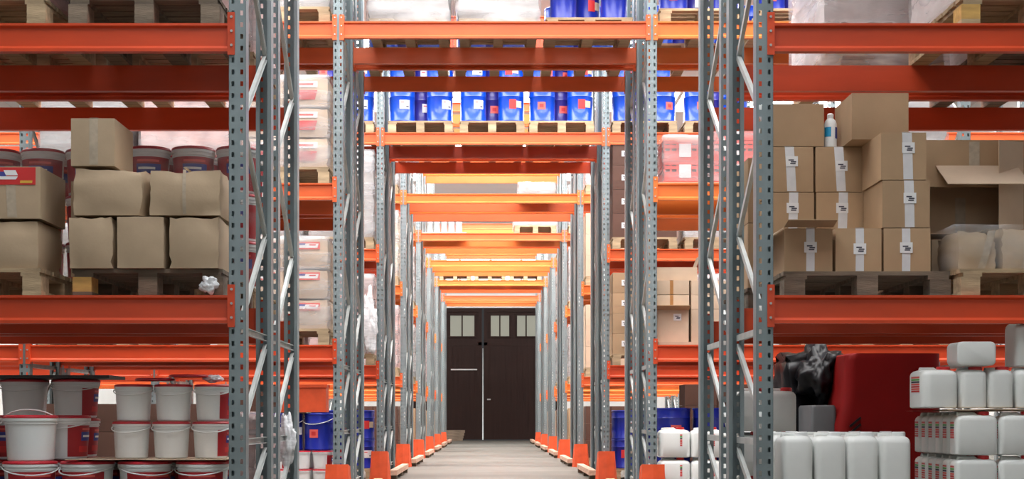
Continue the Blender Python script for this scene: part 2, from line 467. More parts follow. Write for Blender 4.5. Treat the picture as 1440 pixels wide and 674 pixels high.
def tape_mesh(w, d, h, b, m, full=True, skew=0.0, u=.0, wd=.04, low=-1.0):
    mb = MB(); hw = wd / w
    patch(mb, w, d, h, b, u - hw, u + hw, low, .99, m, .002, skew, 6)
    x = (u + skew * (1 - low)) * w / 2
    mb.box(x - wd / 2, x + wd / 2, -d / 2, d / 2, h + b * .6, h + b * .6 + .001, m)
    return mb.mesh('tape')
def label_mesh(w, d, h, b, u, v, lw, lh):
    mb = MB(); a, c = lw / w, lh / h
    patch(mb, w, d, h, b, u - a, u + a, v - c, v + c, M['paper'], .0045)
    for k, (s, e) in enumerate(((-.6, .3), (-.2, .7), (-.3, .6))):
        vv = v + c * (.25 - .35 * k)
        patch(mb, w, d, h, b, u + a * s, u + a * e, vv - c * .12, vv + c * .12, M['ink'], .0055, 0, 2)
    return mb.mesh('label')
def logo_mesh(w, d, h, b, kind):
    mb = MB()
    if kind == 'wide':                                       # red band with a blue and white swoosh
        patch(mb, w, d, h, b, -.80, .88, .30, .97, M['red_print'], .0035, 0, 6)
        patch(mb, w, d, h, b, -.35, .15, .62, .80, M['blue_print'], .0045, .15)
        patch(mb, w, d, h, b, -.15, .40, .50, .62, M['paper'], .0052, .4)
        patch(mb, w, d, h, b, .15, .45, .66, .86, M['paper'], .0052, -.3)
        patch(mb, w, d, h, b, -.55, -.2, .42, .50, M['yellow_print'], .0052, .1)
        patch(mb, w, d, h, b, .5, .8, .36, .46, M['yellow_print'], .0052, .1)
    elif kind == 'badge':                                    # red patch under a white oval
        patch(mb, w, d, h, b, -.62, .62, .25, .78, M['red_soft'], .003)
        patch(mb, w, d, h, b, -.5, .5, .36, .66, M['paper'], .0042, .2)
        patch(mb, w, d, h, b, -.45, -.1, .55, .68, M['blue_print'], .005, .2)
        patch(mb, w, d, h, b, .1, .42, .52, .60, M['red_print'], .005, .2)
    else:
        patch(mb, w, d, h, b, -.68, .5, .30, .72, M['paper'], .003)
        patch(mb, w, d, h, b, -.55, .30, .44, .58, M['red_soft'], .0042, .1)
        patch(mb, w, d, h, b, -.7, .38, -.55, .10, M['red_print'], .003, .18)
    return mb.mesh('logo')
NC = [0]
def carton(x, y, z, w, d, h, label, m='carton', b=.006, crush=0.0, tape=None, lab=None, logo=None, rz=0, group=None, seed=None, taped=None):
    """x,y = centre of the base"""
    NC[0] += 1
    sd = seed if seed is not None else NC[0]
    key = ('ct', round(w, 3), round(d, 3), round(h, 3), m, b, crush, sd if crush else 0)
    o = ob('carton', cached(key, lambda: carton_mesh(w, d, h, M[m], b, crush, sd)), None, (x, y, z), (0, 0, rz))
    tag(o, label, 'carton', group)
    bb = b + (.004 if crush else 0)
    if tape:
        tm, sk, u, wd, low = tape
        ob('tape', cached(('tp',) + key + tape, lambda: tape_mesh(w, d, h, bb, M[tm], True, sk, u, wd, low)), o)
    if lab: ob('label', cached(('lb',) + key + lab, lambda: label_mesh(w, d, h, bb, *lab)), o)
    if logo: ob('logo', cached(('lg',) + key + (logo,), lambda: logo_mesh(w, d, h, bb, logo)), o)
    return o
def flap_mesh(w, l, m, t=.004, sag=.0):
    mb = MB(); n = 5; vs = []
    for k in (0, t):
        for j in range(n + 1):
            for i in range(2):
                q = j / n
                vs.append(((-.5 + i) * w * (1 - .02 * q), l * q, k - sag * q * q))
    fs = []
    for j in range(n):
        a = j * 2; c = a + 2 * (n + 1)
        fs += [(a, a + 1, a + 3, a + 2), (c, c + 2, c + 3, c + 1), (a, a + 2, c + 2, c), (a + 1, c + 1, c + 3, a + 3)]
    e = 2 * n; c = e + 2 * (n + 1)
    fs += [(0, 2 * (n + 1), 2 * (n + 1) + 1, 1), (e, e + 1, c + 1, c)]
    mb.add(vs, fs, m); return mb.mesh('flap')

# ------------------------------------------------------------------ buckets, drums, jerrycans
def bucket_mesh(r, h):
    mb = MB(); rb = r * .88
    prof = [(0, 0), (rb - .006, 0), (rb, .006), (r * .965, h * .80), (r * 1.0, h * .805), (r * 1.0, h * .83), (r * .975, h * .835), (r * .985, h * .87), (r * 1.035, h * .875), (r * 1.035, h * .93), (r * .9, h * .93)]
    mb.lathe(prof, M['white_pl'], 28); return mb.mesh('bucket')
def lid_mesh(r, h, m):
    mb = MB(); mb.lathe([(r * 1.03, h * .932), (r * 1.045, h * .94), (r * 1.04, h * .965), (r * 1.0, h * .988), (r * .93, h * 1.0), (r * .9, h * .985), (0, h * .985)], m, 28)
    return mb.mesh('lid')
def bail_mesh(r, h, up=False):
    mb = MB(); pts = []
    for i in range(15):
        a = PI * i / 14
        sx = math.cos(a) * r * 1.05; q = math.sin(a)
        pts.append((sx, -q * r * .35, h * .86 + q * h * .26) if up else (sx, -.004 - (abs(q) ** .7) * (r * 1.03) * math.sqrt(max(0, 1 - (sx / (r * 1.06)) ** 2)) / max(q, .05) * q ** .3 if 0 < i < 14 else 0, h * .86 - q * h * .16))
    mb.tube(pts, .0035, M['white_pl'], 6); return mb.mesh('handle')
def wrap_label(mb, r0, r1, z0, z1, a0, a1, m, off=.0015, seg=10):
    mb.lathe([(r0 + off, z0), (r1 + off, z1)], m, seg, None, a0, a1)
def blabel_mesh(r, h, variant):
    """printed sleeve; angles measured about -y (towards the camera) = -90 deg"""
    mb = MB(); rb = r * .88; rr = lambda z: rb + (r * .965 - rb) * (z / (h * .8))
    z0, z1 = h * .06, h * .77
    W = {'front': (-1.05, 1.25), 'side': (.55, 2.6), 'band': (-1.5, 1.5)}[variant]
    A = lambda a: -PI / 2 + a
    wrap_label(mb, rr(z0), rr(z1), z0, z1, A(W[0]), A(W[1]), M['label_red'], .0012, 16)
    m = (W[0] + W[1]) / 2
    def q(a, b, u, v, mm, off): wrap_label(mb, rr(h * u), rr(h * v), h * u, h * v, A(m + a), A(m + b), mm, off, 6)
    q(-.35, .75, .66, .71, M['red_soft'], .002); q(-.4, .85, .42, .62, M['blue_print'], .002)
    q(-.3, .55, .50, .55, M['paper'], .0026)
    if variant == 'front': q(.2, 1.1, .06, .30, M['green_print'], .002); q(-.75, -.5, .36, .58, M['yellow_print'], .002)
    q(-.5, .15, .16, .30, M['red_print'], .002)
    return mb.mesh('label')
def bucket(x, y, z, label, r=.145, h=.25, rz=0, lab=None, group=None, up=False, lidm='red_pl', handle=True):
    o = ob('bucket', cached(('bk', r, h), lambda: bucket_mesh(r, h)), None, (x, y, z), (0, 0, rz)); tag(o, label, 'bucket', group)
    ob('lid', cached(('ld', r, h, lidm), lambda: lid_mesh(r, h, M[lidm])), o)
    if handle: ob('handle', cached(('bh', r, h, up), lambda: bail_mesh(r, h, up)), o)
    if lab: ob('label', cached(('bl', r, h, lab), lambda: blabel_mesh(r, h, lab)), o)
    return o
def drum_mesh(r, h, m):
    mb = MB()
    prof = [(0, 0), (r * .97, 0), (r, .006), (r, .016), (r * .975, .022)]
    for q in (.72, ):
        prof += [(r * .975, h * q), (r * 1.0, h * q + .008), (r * .975, h * q + .016)]
    prof += [(r * .975, h - .022), (r, h - .018), (r, h - .006), (r * .97, h - .001), (r * .9, h - .012)]
    mb.lathe(prof, m, 24); return mb.mesh('drum')
def dlid_mesh(r, h, m):
    mb = MB(); mb.lathe([(0, h - .008), (r * .35, h - .008), (r * .37, h - .004), (r * .9, h - .006), (r * .96, h - .0005)], m, 24)
    mb.lathe([(0, h - .001), (.03, h - .001), (.03, h - .008)], M['white_pl'], 10, Matrix.Translation((r * .55, 0, 0)))
    return mb.mesh('lid')
def dlabel_mesh(r, h, kind):
    mb = MB(); A = lambda a: -PI / 2 + a; rr = r * .975
    if kind == 'white':
        wrap_label(mb, rr, rr, h * .36, h * .62, A(-.05), A(.75), M['paper'], .002)
        wrap_label(mb, rr, rr, h * .41, h * .45, A(.45), A(.68), M['ink'], .003); wrap_label(mb, rr, rr, h * .54, h * .57, A(.05), A(.3), M['red_soft'], .003)
    elif kind == 'red':
        wrap_label(mb, rr, rr, h * .36, h * .64, A(-.3), A(.25), M['red_print'], .002); wrap_label(mb, rr, rr, h * .40, h * .60, A(.25), A(.75), M['carton_pale'], .002)
    elif kind == 'dot':
        wrap_label(mb, rr, rr, h * .34, h * .56, A(-.2), A(.4), M['red_soft'], .002); wrap_label(mb, rr, rr, h * .40, h * .5, A(-.05), A(.25), M['red_print'], .003)
    elif kind == 'band':
        wrap_label(mb, rr, rr, h * .42, h * .62, A(-1.2), A(1.2), M['paper'], .002); wrap_label(mb, rr, rr, h * .47, h * .54, A(.2), A(.6), M['ink'], .003)
    return mb.mesh('label')
def drum(x, y, z, label, r=.165, h=.42, m='blue', lab=None, rz=0, group=None, bail=False):
    o = ob('drum', cached(('dr', r, h, m), lambda: drum_mesh(r, h, M[m])), None, (x, y, z), (0, 0, rz)); tag(o, label, 'drum', group)
    ob('lid', cached(('dl', r, h, m), lambda: dlid_mesh(r, h, M[m])), o)
    if lab: ob('label', cached(('dlb', r, h, lab), lambda: dlabel_mesh(r, h, lab)), o)
    if bail: ob('handle', cached(('bh', r, h, False), lambda: bail_mesh(r, h)), o)
    return o
def rrect(w, d, r, z, n=4, cx=0, cy=0):
    pts = []
    for sx, sy, a0 in ((1, 1, 0), (-1, 1, PI / 2), (-1, -1, PI), (1, -1, 1.5 * PI)):
        for i in range(n + 1):
            a = a0 + PI / 2 * i / n
            pts.append((cx + sx * (w / 2 - r) + r * math.cos(a), cy + sy * (d / 2 - r) + r * math.sin(a), z))
    return pts
def can_mesh(w, d, h):
    mb = MB(); r = min(w, d) * .22
    sh = [(.0, .90), (.012, .97), (.03, 1.0), (.4, 1.0), (.78, 1.0), (.84, .965), (.89, .86), (.92, .66), (.925, .5)]
    mb.rings([rrect(w * s, d * s, r * s, h * z) for z, s in sh], M['can_pl'])
    return mb.mesh('jerrycan')
def cap_mesh(w, d, h, m):
    mb = MB(); T = Matrix.Translation((w * .0, -d * .0, 0)); rr = min(.036, d * .24)
    T = Matrix.Translation((w * .2, -d * .16, 0))
    mb.lathe([(rr * .8, h * .87), (rr * .8, h * .91), (rr, h * .91), (rr, h * .985), (rr * .85, h * 1.0), (0, h * 1.0)], m, 14, T)
    return mb.mesh('cap')
def hdl_mesh(w, d, h):
    mb = MB(); q = min(.012, d * .1); pts = [(-w * .38, 0, h * .86), (-w * .36, 0, h * .94), (-w * .25, 0, h - q - .003), (0, 0, h - q - .003), (w * .05, 0, h * .90)]
    mb.tube(pts, q, M['can_pl'], 8); return mb.mesh('handle')
def clabel_mesh(w, d, h, side):
    """printed strip on the narrow left side (side) or on the front face"""
    mb = MB(); off = .0012; random.seed(3)
    def q(a0, a1, z0, z1, m, o):
        if side == 'side': mb.box(-w / 2 - o, -w / 2 - o + .0008, a0 * d, a1 * d, z0 * h, z1 * h, m)
        else: mb.box(a0 * w, a1 * w, -d / 2 - o, -d / 2 - o + .0008, z0 * h, z1 * h, m)
    a, b = (-.27, .25) if side == 'side' else (.15, .25)
    q(a, b, .34, .78, M['paper'], off)
    z = .76
    cols = ['red_soft', 'green_print', 'ink', 'red_soft', 'red_print', 'red_soft', 'red_print']
    for i, c in enumerate(cols): q(a + .015, b - .015, z - .042, z, M[c], off + .001); z -= .056
    return mb.mesh('label')
def can_frontlabel():
    pass
def jerrycan(x, y, z, label, w=.225, d=.13, h=.23, rz=0, cap='red_cap', lab='side', group=None, rot=None):
    o = ob('jerrycan', cached(('cn', w, d, h), lambda: can_mesh(w, d, h)), None, (x, y, z), rot or (0, 0, rz)); tag(o, label, 'jerrycan', group)
    ob('cap', cached(('cp', w, d, h, cap), lambda: cap_mesh(w, d, h, M[cap])), o)
    ob('handle', cached(('chd', w, d, h), lambda: hdl_mesh(w, d, h)), o)
    if lab: ob('label', cached(('clb', w, d, h, lab), lambda: clabel_mesh(w, d, h, lab)), o)
    return o
def shell(w, d, h, seed, amp=.012, n=12, open_bottom=True):
    bm = sheet(w, d, h, n)
    for v in list(bm.verts):
        x, y, z = v.co
        p = Vector((x * w / 2, y * d / 2, (z + 1) * h / 2))
        q = noise.noise(Vector((p.x * 4 + seed * 5, p.y * 4, p.z * 5))) + .5 * noise.noise(Vector((p.x * 11, p.y * 11 + seed, p.z * 14)))
        nrm = Vector((x if abs(x) > .99 else 0, y if abs(y) > .99 else 0, z if z > .99 else 0))
        corner = sum(1 for a in (abs(x), abs(y), z) if a > .99)
        if corner > 1: nrm = -nrm * .9; q = abs(q) + .9
        p += nrm * q * amp; p.z = max(0, p.z); v.co = p
    return bm
def bm_mesh(bm, name, m, sharp=None):
    for f in bm.faces: f.smooth = True
    me = bpy.data.meshes.new(name); bm.to_mesh(me); bm.free(); me.materials.append(m)
    if sharp: me.set_sharp_from_angle(angle=math.radians(sharp))
    return me
def film_mesh(w, d, h, seed, m, name='stretch_film', amp=.012):
    bm = shell(w, d, h, seed, amp)
    bmesh.ops.delete(bm, geom=[f for f in bm.faces if f.calc_center_median().z < .0005], context='FACES')
    return bm_mesh(bm, name, m)
def stack_mesh(w, d, h, layers, m, seed, name):
    """layered block of plump sacks, one outline per layer"""
    bm = sheet(w, d, h, 3 * layers + 1)
    for v in bm.verts:
        x, y, z = v.co
        t = (z + 1) / 2; lay = (t * layers) % 1.0
        pinch = .018 * abs(2 * lay - 1) ** 4
        px, py = x * (w / 2 - pinch), y * (d / 2 - pinch)
        cx_ = .012 * abs(math.sin(x * 2.6 + seed)) ** 6 if abs(y) > .99 else 0
        py -= math.copysign(cx_, y) if abs(y) > .99 else 0
        j = noise.noise(Vector((px * 5 + seed, py * 5, t * 6))) * .012
        if abs(x) > .99: px += j
        if abs(y) > .99: py += j
        rr = (max(0, abs(x) - .75) * max(0, abs(y) - .75)) * 1.2
        pz = t * h + (noise.noise(Vector((px * 6, py * 6, seed))) * .025 - rr * .2 if z > .99 else 0)
        v.co = (px * (1 - rr * .15), py * (1 - rr * .15), pz)
    return bm_mesh(bm, name, m, 50)
def wrapped_load(x, y, z, w, d, h, label, m='sack', layers=4, seed=1, group='film-wrapped loads', film='film', drape=0):
    o = ob('wrapped_load', cached(('wl', w, d, h, m, layers, seed), lambda: stack_mesh(w - .04, d - .04, h - .015, layers, M[m], seed, 'wrapped_load')), None, (x, y, z)); tag(o, label, 'wrapped load', group)
    f = ob('stretch_film', cached(('wf', w, d, h, seed, film, drape), lambda: film_mesh(w, d, h + drape, seed, M[film])), o, (0, 0, -drape))
    return o
def film_cover(x, y, z, w, d, h, label, seed=1, film='film_thin', group=None, amp=.012):
    f = ob('stretch_film', film_mesh(w, d, h, seed, M[film], 'stretch_film', amp), None, (x, y, z)); tag(f, label, 'plastic film', group); return f
def rag_mesh(w, h, seed, m, name, dep=.1):
    """bunched, torn plastic"""
    bm = bmesh.new(); bmesh.ops.create_icosphere(bm, subdivisions=4, radius=1)
    for v in bm.verts:
        p = v.co.copy()
        q = noise.noise(p * 1.6 + Vector((seed, 0, 0))) * .5 + noise.noise(p * 4 + Vector((0, seed, 0))) * .3 + noise.noise(p * 9) * .14
        p *= 1 + q
        v.co = (p.x * w / 2, p.y * dep / 2, p.z * h / 2)
    return bm_mesh(bm, name, m)

exec_marker = 0
# ================================================================== FRONT RACK (A)
dA, cA = ROWD['A'], ROWX['A']
SL, SR = 'left of the passage', 'right of the passage'
z1 = LV[1] + PT; z2 = LV[2] + PT
def rect(px0, px1, d): return (X(px0, d) + X(px1, d)) / 2, abs(X(px1, d) - X(px0, d))
yA = 7.90          # front face of the loads
# --- left lower shelf, nearest pallet: crushed tan cartons
xc, _ = rect(97, 313, yA)
pallet(xc, yA + .545, LV[1], 'wooden pallet with one yellow block under crushed tan cartons, lower shelf, front rack', 1.0, 'wood_old', 0, 0)
def pxbox(px0, px1, z, ztop, yf, dep, label, **k):
    c, w = rect(px0, px1, yf)
    b_ = k.get('b', .006); return carton(c, yf + dep / 2, z, w - .004 - 1.7 * b_, dep - 2.2 * b_, ztop - z - .002 - .6 * b_, label, **k)
gr = 'tan cartons on the front rack'
zt1, zt2, zt3 = 1.845, 2.108, 2.365
T0 = ('tape', 0.0, 0.0, .05, -.2)
pxbox(93, 161, z1, zt1, yA, .42, 'crushed tan carton, bottom row, farthest from passage, on pallet with yellow block', m='carton_tan', b=.010, crush=.026, group=gr)
pxbox(162, 232, z1, zt1, yA, .42, 'plain square tan carton, bottom row middle, on pallet with yellow block', m='carton_tan', b=.006, crush=.012, group=gr)
pxbox(234, 310, z1, zt1, yA, .42, 'crumpled tan carton, bottom row, beside the post, on pallet with yellow block', m='carton_tan', b=.010, crush=.026, group=gr)
pxbox(97, 203, zt1, zt2, yA, .46, 'wide bulging tan carton under the single topmost carton, left front rack', m='carton_tan', b=.014, crush=.034, group=gr)
pxbox(205, 313, zt1, zt2 - .01, yA, .46, 'wide bulging tan carton with centre seam, beside the post, left front rack', m='carton_tan', b=.014, crush=.034, tape=('tape', .0, .0, .018, -.95), group=gr)
pxbox(98, 162, zt2, zt3, yA + .02, .42, 'upright tan carton alone on top of the tan stack, taped down its middle', m='carton_tan', b=.004, tape=('tape', .0, .05, .045, -.95), group=gr)
for i, (a, b_, zz, zt, nm) in enumerate(((97, 200, z1, zt1, 'bottom'), (205, 310, z1, zt1, 'bottom'), (97, 203, zt1, zt2, 'second'), (205, 313, zt1, zt2 - .01, 'second'))):
    pxbox(a, b_, zz, zt, yA + .49, .42, 'tan carton in the back of the %s row, %s half, pallet with yellow block' % (nm, ['outer', 'inner'][i % 2]), m='carton_tan', b=.008, group=gr)
# white rag by the pallet
o = ob('plastic_rag', rag_mesh(.085, .09, 2, M['film_rag'], 'plastic_rag', .035), None, (X(294, 7.92), 7.917, LV[1] + .056)); tag(o, 'white crumpled plastic rag hanging at the pallet corner beside the front post', 'plastic rag')
# --- left lower shelf, second pallet
xc2 = X(58, yA) - .4
pallet(xc2, yA + .5, LV[1], 'wooden pallet under red-printed tan cartons at the photo edge, lower shelf, front rack', 1.0, 'wood', 0)
pxbox(-50, 56, z1, 1.826, yA, .47, 'tan carton with sagging top, lower of the two at the left edge', m='carton_tan', b=.012, crush=.026, group=gr)
pxbox(-58, 58, 1.826, 2.105, yA, .47, 'tan carton with red printed band along its top, left edge of shelf', m='carton_tan', b=.004, tape=('tape', -.03, .3, .05, -.95), logo='wide', group=gr)
pxbox(-165, -62, z1, 1.83, yA, .47, 'tan carton just out past the red-banded carton, bottom row', m='carton_tan', b=.01, crush=.02, group=gr)
# --- left lower shelf, rear run: film-wrapped red buckets
yR = dA + FD + GAP
def bucket_pallet(xc, y0, zb, nx, ny, nz, where, r, h, lab, group, seed=0, film=None, wood='wood', lidm='red_pl', front_only=True, simple=False, edge=None, pal=True):
    if pal: pallet(xc, y0 + .5, zb, 'wooden pallet under the buckets, %s' % where, 1.0, wood, simple=simple)
    z0 = zb + (PT if pal else 0); k = 0
    for l in range(nz):
        for j in range(ny):
            for i in range(nx):
                if front_only and j > 0 and not (edge is not None and i == (nx - 1 if edge > 0 else 0)) and l < nz - 1: continue
                xx = xc + (i - (nx - 1) / 2) * (2.12 * r); yy = y0 + r * 1.06 + .01 + j * 2.12 * r
                bucket(xx, yy, z0 + l * (h + .001), 'red-labelled bucket, %s layer, %s row, %s along, %s' % (['bottom', 'second', 'third', 'fourth'][l], ORD[j], ORD[i], where), r, h, random.Random(k + seed).uniform(-.3, .3), lab, group, handle=False); k += 1
    if film:
        film_cover(xc, y0 + r * 1.06 * ny + .01, z0, nx * 2.12 * r + .055, ny * 2.12 * r + .055, nz * h + .03, 'clear wrinkled stretch film around the buckets, %s' % where, seed, film)
bucket_pallet(cA - 1.395 - .5, yR, LV[1], 3, 2, 3, 'rear of lower shelf left, nearest passage', .13, .29, 'band', 'film-wrapped red buckets', 3, 'film_thin')
bucket_pallet(cA - 1.395 - 1.43, yR, LV[1], 3, 2, 3, 'rear of lower shelf left, farther out', .13, .285, 'band', 'film-wrapped red buckets', 9, 'film_thin')
# --- left upper shelf
pallet(xc - .01, yA + .5, LV[2], 'dark wooden pallet on the upper shelf left of the front post, front rack', 1.0, 'wood_old')
wrapped_load(xc - .01, yA + .5, z2, .86, .98, .9, 'pinkish film-wrapped load on upper shelf beside the left front post', 'sack_pink', 5, 4)
pallet(xc - .93, yA + .5, LV[2], 'wooden pallet at the left photo edge on the upper shelf, front rack', 1.0, 'wood')
wrapped_load(xc - .93, yA + .5, z2, .84, .98, .9, 'blue and pink wrapped load at left edge of the upper shelf', 'sack_pink', 5, 7)
for i, xx in enumerate((cA - 1.395 - .5, cA - 1.395 - 1.4)):
    pallet(xx, yR + .5, LV[2], 'wooden pallet on the rear upper shelf left, %s, front rack' % ['nearest passage', 'farther out'][i], 1.0, 'wood')
    wrapped_load(xx, yR + .5, z2, .84, .98, .9, 'pink wrapped load on rear upper shelf left, %s, front rack' % ['nearest passage', 'farther out'][i], 'sack_pink', 5, 3 + i)

for s in (-1, 1):  # loads above the view, added to shade the front rack's interior
    for r_, y0 in enumerate((yA, yR)):
        for i in range(3):
            xx = cA + s * (1.395 + .06 + .42 + i * .895); wh = '%s pallet, third shelf %s, %s run of front rack' % (ORD[i], side_word(s), ['front', 'rear'][r_])
            pallet(xx, y0 + .5, LV[3], 'wooden pallet, %s' % wh.replace(' pallet', ' from passage'), 1.0, 'wood', simple=True)
            wrapped_load(xx, y0 + .5, LV[3] + PT, .84, .96, .9, 'white wrapped load, %s' % wh, 'sack', 4, 140 + i)
# --- left floor: buckets, red lids
gb = 'white red-lidded buckets on the floor, front rack'
zl = .292                                   # two empty pallets under
fx = xc - .02
for i, xx in enumerate((-1.83, -2.66)):
    for k in range(2): pallet(xx, yA + .5, k * .145, '%s of two stacked pallets under the buckets, %s, front rack' % (['lower', 'upper'][k], ['beside the left post', 'at the left edge'][i]), 1.0, 'wood_old', group='pallets stacked under the buckets')
hb = .247
base_px = [(-38, 'at the photo edge'), (42, 'beneath the plain white bucket'), (123, 'with green corner print'), (204, 'in the middle of the cardboard sheet'), (285, 'beside the left front post')]
for i, (px, w) in enumerate(base_px):
    bucket(X(px, yA + .15), yA + .155, zl, 'red-labelled white bucket in the lowest visible row, %s' % w, .139, hb, [.1, .35, -.3, .5, -.15][i], 'front', gb)
for i, (px, w) in enumerate(base_px[2:]):
    bucket(X(px, yA + .15), yA + .48, zl, 'red-labelled bucket behind the lowest row, %s' % w, .139, hb, 0, 'front', gb, handle=False)
bucket(X(42, yA + .15), yA + .48, zl, 'red-labelled bucket behind the lowest row, beneath the leaning group', .139, hb, 0, 'front', gb, handle=False)
bucket(X(-38, yA + .15), yA + .48, zl, 'red-labelled bucket behind the lowest row, at photo edge', .139, hb, 0, 'front', gb, handle=False)
zu = zl + hb + .001
bucket(X(43, yA + .15), yA + .155, zu, 'plain white bucket with raised handle and red lid, nearest on the left', .139, .245, 0, None, gb, up=True)
bucket(X(-38, yA + .15), yA + .155, zu, 'red-labelled bucket cut by the left photo edge, beside the plain white bucket', .139, .245, .3, 'front', gb)
bucket(X(89, yA + .45), yA + .475, zu, 'white bucket with red label on its right, just behind plain white bucket', .139, .245, -.15, 'side', gb)
bucket(X(2, yA + .45), yA + .475, zu, 'red-labelled bucket hidden half behind the plain white bucket', .139, .245, .2, 'front', gb, handle=False)
# cardboard sheet with six smaller buckets on it
def card_sheet(w, d, seed):
    mb = MB(); n = 14; vs = []
    for k in (0, .005):
        for j in range(4):
            for i in range(n + 1):
                x = -w / 2 + w * i / n; vs.append((x, -d / 2 + d * j / 3 + .01 * noise.noise(Vector((x * 9, j, seed))), k + .006 * (1 + noise.noise(Vector((x * 5, j * .4, seed)))) * (1 if j == 0 else .0)))
    fs = []; N = 4 * (n + 1)
    for j in range(3):
        for i in range(n):
            a = j * (n + 1) + i; q = (a, a + 1, a + n + 2, a + n + 1); fs += [q[::-1], tuple(N + t for t in q)]
    for i in range(n): fs.append((i, i + 1, N + i + 1, N + i))
    mb.add(vs, fs, M['carton_pale']); return mb.mesh('cardboard_sheet')
sx, sw = rect(92, 318, yA + .02)
o = ob('cardboard_sheet', card_sheet(sw, .66, 2), None, (sx, yA + .34, zu + .001)); tag(o, 'tan cardboard layer sheet lying on the red-labelled buckets under six smaller buckets', 'cardboard sheet')
zs = zu + .008
gs = 'six small white buckets on the cardboard sheet'
for l in range(2):
    for i, px in enumerate(((180, 237, 294), (177, 234, 291))[1 - l]):
        d_ = yA + .36
        bucket(X(px, d_ - .13), d_, zs + l * .205, '%s small white bucket on the cardboard sheet, %s' % (['lower', 'upper'][l], ['outermost stack', 'middle stack', 'stack beside the post showing red label'][i]), .101, .202, -.1 + .05 * i, 'side' if i == 2 else None, gs)
for i, px in enumerate((215, 262)):
    lz = zs + 2 * .205 + .001 + (.012 if i else 0)
    o = ob('loose_lid', cached('loose', lambda: lid_mesh(.105, .202, M['red_pl'])), None, (X(px, yA + .3), yA + .36 + .01 * i, zs + .41 - .175 + .004 + i * .02), (0, 0, 0)); tag(o, 'loose dark red bucket lid on top of the small white buckets, %s' % ['outer one', 'one nearer the post'][i], 'bucket lid')
o = ob('plastic_rag', rag_mesh(.09, .04, 5, M['film_rag'], 'plastic_rag', .08), None, (X(296, yA + .3), yA + .40, zs + .44)); tag(o, 'scrap of clear film lying on the small white buckets beside the post', 'plastic rag')
# rear run on the floor: two high stacks of buckets at the photo's left edge
for i, xx in enumerate((-2.72, -1.85)):
    for k in range(2 if i == 0 else 1):
        pallet(xx, yR + .5, k * .145, '%s pallet on the floor, rear left of front rack, %s' % (['bottom', 'upper'][k], ['at the photo edge', 'nearest passage'][i]), 1.0, 'wood_old')
gq = 'dim red-labelled buckets, rear floor left, front rack'
for l in range(3):
    for i, px in enumerate((-38, 34, 106)):
        bucket(X(px, yR + .15), yR + .16, .29 + l * .24, 'dim grey-lit bucket, rear floor left, %s layer, %s' % (['bottom', 'middle', 'top'][l], ['cut by the photo edge', 'second stack in', 'stack showing red label on its right'][i]), .143, .238, 0, [None, None, 'side'][i], gq, handle=(l == 2))
o = ob('grey_board', MB().box(-.43, .43, -.2, .2, 0, .02, M['grey_pl']).mesh('grey_board'), None, (X(60, yR + .1), yR + .22, .29 + 3 * .24 + .002)); tag(o, 'thin grey board lying across the dim buckets at the rear left', 'board')
# torn film on the floor run by the passage
wrapped_load(-1.60, yR + .5, PT + .001, .36, .9, .66, 'narrow film-wrapped grey load behind the left post, floor, front rack', 'sack_pink', 6, 12, film='film')
o = ob('torn_film', rag_mesh(.10, .30, 8, M['film_rag'], 'torn_film', .09), None, (X(403, 9.7), 9.72, .62)); tag(o, 'white torn plastic film caught on the rear post brace left of passage', 'plastic film')

# --- right lower shelf, nearest pallet: labelled kraft cartons
yP = 8.10
gk = 'kraft cartons with white labels on the front rack'
px1c = (X(1105, yP) + X(1335, yP)) / 2
pallet(px1c, yP + .46, LV[1], 'weathered pallet under the white-labelled kraft cartons, lower shelf right, front rack', .96, 'wood_old', -.01, width=.9)
L1, L2, L3, L4 = z1, 1.803, 2.063, 2.323
TW = lambda sk, u, low=-.98: ('tape_white', sk, u, .052, low)
LB = lambda u, v: (u, v, .068, .058)
c = pxbox(1102, 1172, L1, L2, yP, .40, 'kraft carton with raised lid flap, bottom row next to the right front post', m='carton', b=.003, tape=('tape_white', 0, .08, .045, -.98), lab=LB(.08, .12), group=gk)
f = ob('flap', flap_mesh(.268, .12, M['carton']), c, (0, -.198, .239), (math.radians(12), 0, PI)); f['label'] = 'lid flap sticking out'
f = ob('flap', flap_mesh(.39, .10, M['carton_pale']), c, (-.134, 0, .236), (math.radians(-35), 0, PI / 2))
pxbox(1174, 1241, L1, L2, yP, .40, 'kraft carton, bottom row middle, with low white label, right pallet', m='carton', b=.003, tape=('tape_white', 0, .05, .045, -.98), lab=LB(.05, .05), group=gk)
pxbox(1242, 1310, L1, L2, yP, .40, 'kraft carton, bottom row outer end, under the two large cartons', m='carton', b=.003, tape=('tape_white', 0, -.05, .045, -.98), lab=LB(-.05, .10), group=gk)
yQ = 8.53
for i, (a, b_, u) in enumerate(((1086, 1146, -.05), (1147, 1215, .1))):
    pxbox(a, b_, L2, L3, yQ, .42, 'kraft carton with white tape, second row, set back, %s' % ['right by the post', 'second from the post'][i], m='carton', b=.003, tape=TW(.03, u), lab=LB(u, .3), group=gk)
    pxbox(a - 1, b_ - 1, L3, L4, yQ, .42, 'kraft carton with slanting white tape, third row, %s' % ['below the plain kraft carton', 'below the spray bottle'][i], m='carton', b=.003, tape=TW(-.06, u), lab=LB(u, .35 - .2 * i), group=gk)
    pxbox(a, b_, L1, L2, yQ, .42, 'kraft carton hidden behind the bottom row, %s' % ['right by the post', 'second from the post'][i], m='carton', b=.003, group=gk)
pxbox(1240, 1309, L2, L3, yP, .42, 'large kraft carton with long white tape, second row front, lit left side', m='carton', b=.003, tape=TW(-.02, .15), lab=LB(.15, .25), group=gk)
pxbox(1238, 1304, L3, L4, yP, .42, 'large kraft carton with white tape, third row front, top label', m='carton', b=.003, tape=TW(-.03, .20), lab=LB(.2, .35), group=gk)
